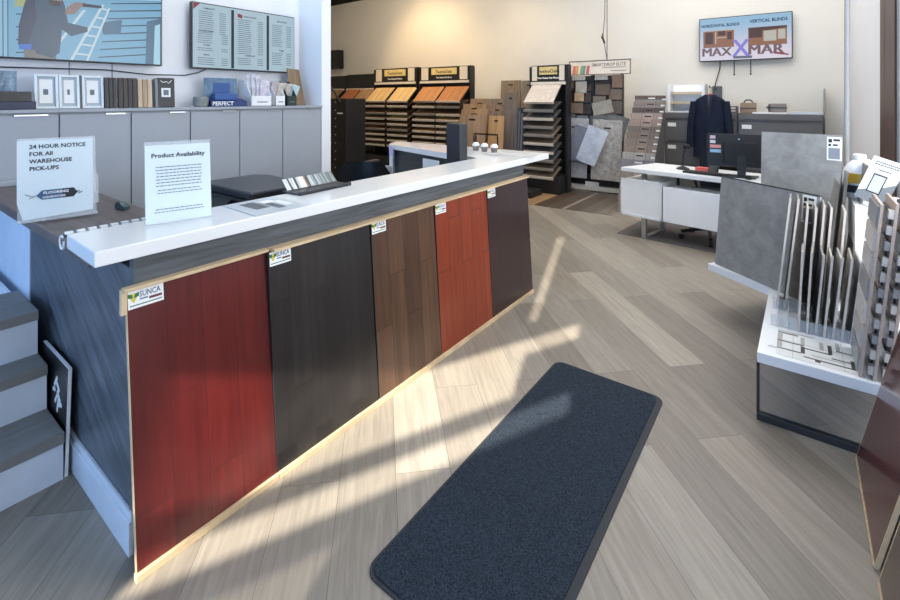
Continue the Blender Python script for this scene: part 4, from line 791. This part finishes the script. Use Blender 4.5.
solo('card_terminal', MB(MX.Rotation(-.5, 4, 'X')).box(0, .10, 0, .02, 0, .09, .006), M_black, onD(.85, .28), 'small black card terminal standing by the red notebook', 'terminal')
solo('computer_mouse', MB().lathe([(.025, 0), (.04, .01), (.035, .03), (.01, .036)]), M_matw, onD(1.40, .30), 'white mouse on the white desk beyond the monitor', 'mouse', smooth=True)
solo('paper_sheet', MB().box(0, .22, 0, .15, 0, .002), M_paper, onD(.32, .3), 'white paper lying at the left end of the white desk', 'paper')
office_chair((-.80, 5.98, 0), PI + 2.7, 'black office chair tucked behind the white desk')
solo('desk_shade_sheet', MB().box(0, 1.7, 0, 1.2, 0, .006, .002), plain('desk_shade_grey', (104, 100, 98), .9, var=.1, scale=40), T(-1.72, 5.62, 0, -.1), 'thin dark grey sheet painting the shade on the floor beneath the white desk', 'mat')  # dark sheet standing in for the desk's shade on the floor

# ================================================================ TILE TABLE AT RIGHT
tb = thing('display_table', 'low white display table with a wing and a black glass base', 'display table', T(-.16, 2.765, 0))
D = T(.16, -2.765)
tp = [(-.162, 2.765), (.62, 2.765), (.62, 4.35), (.25, 4.35), (-.545, 4.05), (-.615, 4.12), (-.60, 4.00), (-.14, 3.68)]
tp = [(-.162, 2.765), (.56, 2.765), (.56, 4.2), (-.22, 4.50), (-.55, 4.03), (-.145, 3.75)]
link('tabletop', MB(D).prism(tp, .292, .343, bev=.003), M_white, tb)
link('under_frame', MB(D).prism([(-.158, 2.785), (.54, 2.785), (.54, 4.15), (-.21, 4.46), (-.53, 4.05), (-.135, 3.77)], .285, .30), M_dark, tb)
bs = link('glass_base', MB(D).box(-.155, .53, 2.795, 2.803, .04, .285), clear('smoked_glass', (.3, .32, .34, 1), .03, .13), tb)
link('base_bar', MB(D).box(-.165, .54, 2.775, 2.81, 0, .035, .003), M_dark, tb)
link('leg', MB(D).box(-.165, -.152, 2.785, 2.80, .03, .29), M_dark, tb)
link('leg', MB(D).box(.50, .53, 4.0, 4.03, 0, .29), M_dark, tb); link('leg', MB(D).box(.2, .23, 4.15, 4.18, 0, .29), M_dark, tb)
# printed mosaic plan on the table
o = thing('mosaic_plan', 'printed tile layout plan glued on the low white table', 'printed sheet', T(-.085, 2.80, .344) @ MX.Diagonal((1.08, 1.28, 1, 1)))
link('sheet', MB().box(0, .30, 0, .24, 0, .0015), plain('plan_paper', (222, 224, 222), .5), o)
m = MB()
for x0, x1, y0, y1 in ((.0, .08, .205, .215), (.0, .10, .125, .133), (.09, .105, .06, .12), (.0, .09, .055, .063), (.105, .2, .105, .113), (.19, .205, .11, .19), (.2, .29, .075, .083), (.10, .27, .03, .038), (.265, .28, .03, .1), (.28, .3, .06, .068), (.22, .29, .15, .158), (.14, .16, .015, .03)):
    m.box(x0, x1, y0, y1, .0015, .0022)
link('dark_tiles', m, plain('plan_dark', (66, 64, 62), .5), o)
m = MB()
for x0, x1, y0, y1 in ((.0, .02, .07, .2), (.09, .105, .13, .205), (.0, .14, .222, .232), (.16, .175, .13, .2), (.22, .235, .16, .23), (.13, .25, .06, .066), (.0, .3, .14, .142), (.06, .062, .0, .24), (.24, .242, 0, .24)):
    m.box(x0, x1, y0, y1, .0015, .0020)
link('grey_tiles', m, plain('plan_grey', (168, 168, 164), .5), o)
text(o, 'olio', -.035, .045, .001, .03, M_inkg, 'printed_text', M=MX.Rotation(0, 4, 'Z'), sx=.8)
# big tile boards
slab = stone('concrete_tile', (130, 129, 126), (164, 162, 158), 8, .5)
u = V((.48, -.40, 0)).normalized(); bk = V((.40, .48, 0)).normalized()
def tag_card(parent, x, y):
    tcg = link('label_card', MB().box(x, x + .085, y - .17, y, 0, .004), M_paper, parent)
    link('card_swatch', MB().box(x + .01, x + .075, y - .16, y - .08, .004, .005), plain('swatch_blue', (138, 144, 156), .5), tcg)
    link('card_print', MB().box(x + .01, x + .03, y - .04, y - .015, .004, .005).box(x + .038, x + .075, y - .03, y - .015, .004, .005).box(x + .01, x + .024, y - .068, y - .05, .004, .005).box(x + .035, x + .062, y - .064, y - .052, .004, .005), M_ink, tcg)
O1 = V((-.505, 4.045, .345))
o = thing('tile_board', 'large square grey concrete tile standing on the white table wing', 'tile board', F(O1, u, V((0, 0, .66)) + bk * .06))
link('tile', MB().box(0, .75, 0, .66, -.012, 0), slab, o); link('dark_edge', MB().box(0, .75, .66, .668, -.014, .001), M_dark, o)
tag_card(o, .645, .655)
O2 = V((-.24, 4.44, .345))
o = thing('tile_board', 'large grey concrete tile behind, rising above the front tile', 'tile board', F(O2, (.75, -.15, 0), V((0, 0, .98)) + bk * .05))
link('tile', MB().box(0, .50, 0, .99, -.012, 0), slab, o); tag_card(o, .412, .975)
# thin sample boards on edge: rear row and front row
edge = plain('sample_edge', (214, 202, 190), .5); faceg = [stone('face_%d' % i, tuple(int(v * .8) for v in c), c, 9) for i, c in enumerate([(186, 184, 180), (164, 158, 150), (150, 150, 152), (196, 188, 176)])]
wr = thing('wire_rack', 'low clear wire holder with slots for the tile strips', 'rack', T(-.12, 3.1, .344))
m = MB()
for a_ in (.04, .30): link('rail', MB().box(0, .42, a_, a_ + .01, 0, .06), clear('smoke_acrylic', (.6, .64, .68, 1), .1, .35), wr)
for i in range(9): link('divider', MB().box(.03 + i * .045, .034 + i * .045, .03, .32, 0, .08), clear('smoke_acrylic', (.6, .64, .68, 1), .1, .35), wr)
fx = [(.028, .03), (.045, .05), (.075, .085), (.105, .118), (.135, .142), (.165, .17), (.20, .195), (.235, .23)]
pos = ['first', 'second', 'third', 'fourth', 'fifth', 'sixth', 'seventh', 'eighth', 'ninth']
for i in range(7):
    xb = .0 + i * .0358
    o = thing('tile_strip', '%s tile strip from the left in the front row on the low table' % pos[i], 'tile strip', T(xb, 3.14 + .004 * (i % 3), .345) @ MX.Rotation(.06 + random.uniform(-.03, .04), 4, 'Y') @ MX.Rotation(random.uniform(-.05, .03), 4, 'Z'), 'thin tile strips in the front row')
    link('strip', MB().box(0, .008, 0, .26, 0, .43 + random.uniform(-.02, .015)), faceg[i % 4], o)
    link('rim', MB().box(-.001, .009, -.004, 0, 0, .435), edge, o)
for i, (xb, h_) in enumerate(((-.105, .66), (-.065, .66), (.0, .62), (.04, .62), (.075, .64), (.108, .63), (.168, .62))):
    o = thing('tile_strip', '%s tall tile strip from the left in the rear row on the low table' % pos[i], 'tile strip', T(xb, 3.44, .345) @ MX.Rotation(.10 if i < 2 else .07, 4, 'Y') @ MX.Rotation(.03 * (i % 2), 4, 'Z'), 'tall tile strips in the rear row')
    link('strip', MB().box(0, .008, 0, .2, 0, h_), faceg[(i + 1) % 4], o)
    link('rim', MB().box(-.001, .010, -.004, 0, 0, h_ + .004), edge, o)
# tall chip boards at the right edge
M_ply = wood('chip_board_edge', (190, 172, 160), ZA, YA, grain=.15); 
def chip_board(x, y, h_, lab, bricks):
    o = thing('chip_board', lab, 'sample board', F((x, y + .30, .345), (0, -1, 0), (.095, 0, 1)), 'upright mosaic boards at the table edge')
    link('board', MB().box(0, .30, 0, h_, -.011, 0), M_ply, o)
    cm = [plain('chip_a', (186, 182, 176), .35), plain('chip_b', (150, 150, 150), .35), plain('chip_c', (206, 200, 192), .35)]
    if bricks:
        for r in range(7): link('mosaic_sheet', MB().box(.01, .285, .015 + r * h_ / 7.1, .005 + (r + 1) * h_ / 7.1 - .008, 0, .009), (cm[1], cm[0], cm[2])[r % 3], o)
    else:
        for r in range(11): link('mosaic_chip', MB().box(.262, .298, .02 + r * h_ / 11.3, .045 + r * h_ / 11.3 + .015, 0, .020, .003), cm[(r * 2) % 3], o)
        for r in range(6): link('mosaic_sheet', MB().box(.01, .24, .02 + r * h_ / 6.1, (r + 1) * h_ / 6.1 - .03, 0, .008), plain('chip_dark', (60, 66, 76), .3), o)
chip_board(.220, 2.79, .79, 'tall board faced with pale mosaic sheets, nearest the tile strips', True)
chip_board(.268, 2.785, .80, 'tall board with a column of pale chips, next to the mosaic one', False)
chip_board(.316, 2.785, .82, 'tall chip board at the right frame edge', False)
for i, (x_, y_, h_, c) in enumerate(((.17, 3.78, .80, (150, 146, 140)), (.225, 3.72, .86, (132, 126, 116)), (.10, 3.85, .72, (164, 160, 154)))):
    solo('leaning_tile', MB().box(0, .012, 0, .34, 0, h_), stone('lt_%d' % i, tuple(int(v * .82) for v in c), c, 7), T(x_, y_, .345) @ MX.Rotation(.09 + .03 * i, 4, 'Y'), '%s leaning tile behind the strip rows by the white pedestal' % ('middle grey', 'tallest brown grey', 'pale')[i], 'tile sample', 'tiles leaning behind the strips')
# pedestal with jug, cards
solo('white_pedestal', MB().box(0, .27, 0, .5, 0, .62, .004), M_white, T(.27, 3.62, .345), 'white box pedestal at the right behind the tile boards', 'pedestal')
PZ = .967
o = thing('jug', 'white plastic jug with a yellow and black label', 'jug', T(.315, 3.95, PZ))
link('body', MB().lathe([(.075, 0), (.082, .02), (.082, .17), (.055, .22), (.03, .24), (.03, .25)]), M_white, o, True); link('cap', MB().lathe([(.034, .25), (.034, .275), (.02, .28)]), M_white, o, True)
link('handle', MB().tube([(.03, 0, .24), (.09, -.0, .22), (.095, 0, .15), (.08, 0, .12)], .012), M_white, o, True)
link('label_band', MB(MX.Rotation(-.3, 4, 'Z')).box(-.05, .03, -.086, -.079, .10, .16), plain('label_yellow', (222, 176, 50), .4), o); link('label_mark', MB(MX.Rotation(-.3, 4, 'Z')).box(-.05, .03, -.087, -.079, .04, .085), M_ink, o)
o = thing('phone_card', 'white info card with a phone picture leaning on the pedestal', 'sign card', F((.268, 3.66, PZ + .055), (.13, -.02, 0), (.0, .06, .26)) @ MX.Rotation(-.34, 4, 'Z') @ MX.Scale(.88, 4))
link('card', MB().box(0, .165, 0, .30, 0, .003), M_paper, o)
link('band', MB().prism([(0, 0), (.165, 0), (.165, .16), (.12, .12), (.0, .05)], .003, .0036), plain('card_grey', (128, 132, 136), .5), o)
link('phone_picture', MB().box(.04, .11, .06, .19, .0036, .005, .001), M_ink, o); link('phone_screen', MB().box(.046, .104, .068, .18, .005, .0058), plain('phone_face', (206, 212, 216), .4), o)
m = MB(); lines(m, .02, .15, .265, .0036, 2, .016, .007); lines(m, .05, .12, .215, .0036, 1, .016, .008); link('printed_text', m, M_ink, o)
for i, (x_, y_, a) in enumerate(((.33, 3.64, .3), (.45, 3.70, -.4), (.40, 3.80, .9))):
    solo('loose_card', MB().box(0, .13, 0, .09, 0, .004, R=MX.Rotation(a, 4, 'Z')), plain('lc%d' % i, ((222, 224, 226), (70, 72, 76), (190, 206, 220))[i], .5), T(x_, y_, PZ + .005 * i), '%s card lying on the white pedestal' % ('white', 'black', 'pale blue')[i], 'card')
solo('paper_tube', MB().tube([(0, 0, 0), (.02, 0, .24)], .03, 14), M_paper, T(.255, 4.05, .345) @ MX.Scale(1, 4), 'rolled white paper standing behind the leaning tiles', 'paper roll')
solo('support_post', MB().cyl((0, 0, 0), (0, 0, 5.6), .017), plain('post_grey', (176, 178, 178), .4), T(.30, 4.62, 0), 'slim pale grey post rising to the ceiling behind the tiles', 'post')
# dark boards at the bottom right
M_dr = planks('mahogany_panel', YA, XA, .11, .8, [(78, 34, 32), (92, 42, 38), (84, 38, 34)], rough=.22, grain=.2, coat=.5, gap=.001)
o = thing('floor_sample_panel', 'glossy mahogany sample panel leaning at the right beside the low table', 'sample panel', F((.207, 2.735, .004), (0, -1, 0), (.23, 0, 1)))
link('board', MB().box(.0, .60, 0, 1.05, -.014, 0), M_dr, o); link('board_edge', MB().box(0, .60, 0, .012, -.015, .002).box(-.004, 0, 0, 1.05, -.014, 0).box(.60, .604, 0, 1.05, -.014, 0), M_lightwood, o)
o = thing('floor_sample_panel', 'dark brown sample panel leaning in the lower right corner', 'sample panel', F((.212, 2.07, .004), (0, -1, 0), (.23, 0, 1)))
link('board', MB().box(.0, .60, 0, 1.05, -.014, 0), planks('dark_walnut_panel', YA, XA, .11, .8, [(62, 44, 36), (76, 54, 44)], rough=.25, grain=.25, coat=.4), o); link('board_edge', MB().box(0, .60, 0, .014, -.015, .002).box(-.005, 0, 0, 1.05, -.014, .001), M_lightwood, o)
sf_ = thing('panel_stand', 'white slanted stand behind the dark sample panels', 'display stand', T(.24, 1.4, 0))
link('stand_rail', MB().prism([(.0, 0), (.045, 0), (.32, 1.1), (.28, 1.1)], -1.34, -.05, R=MX.Rotation(PI / 2, 4, 'X')), M_white, sf_)
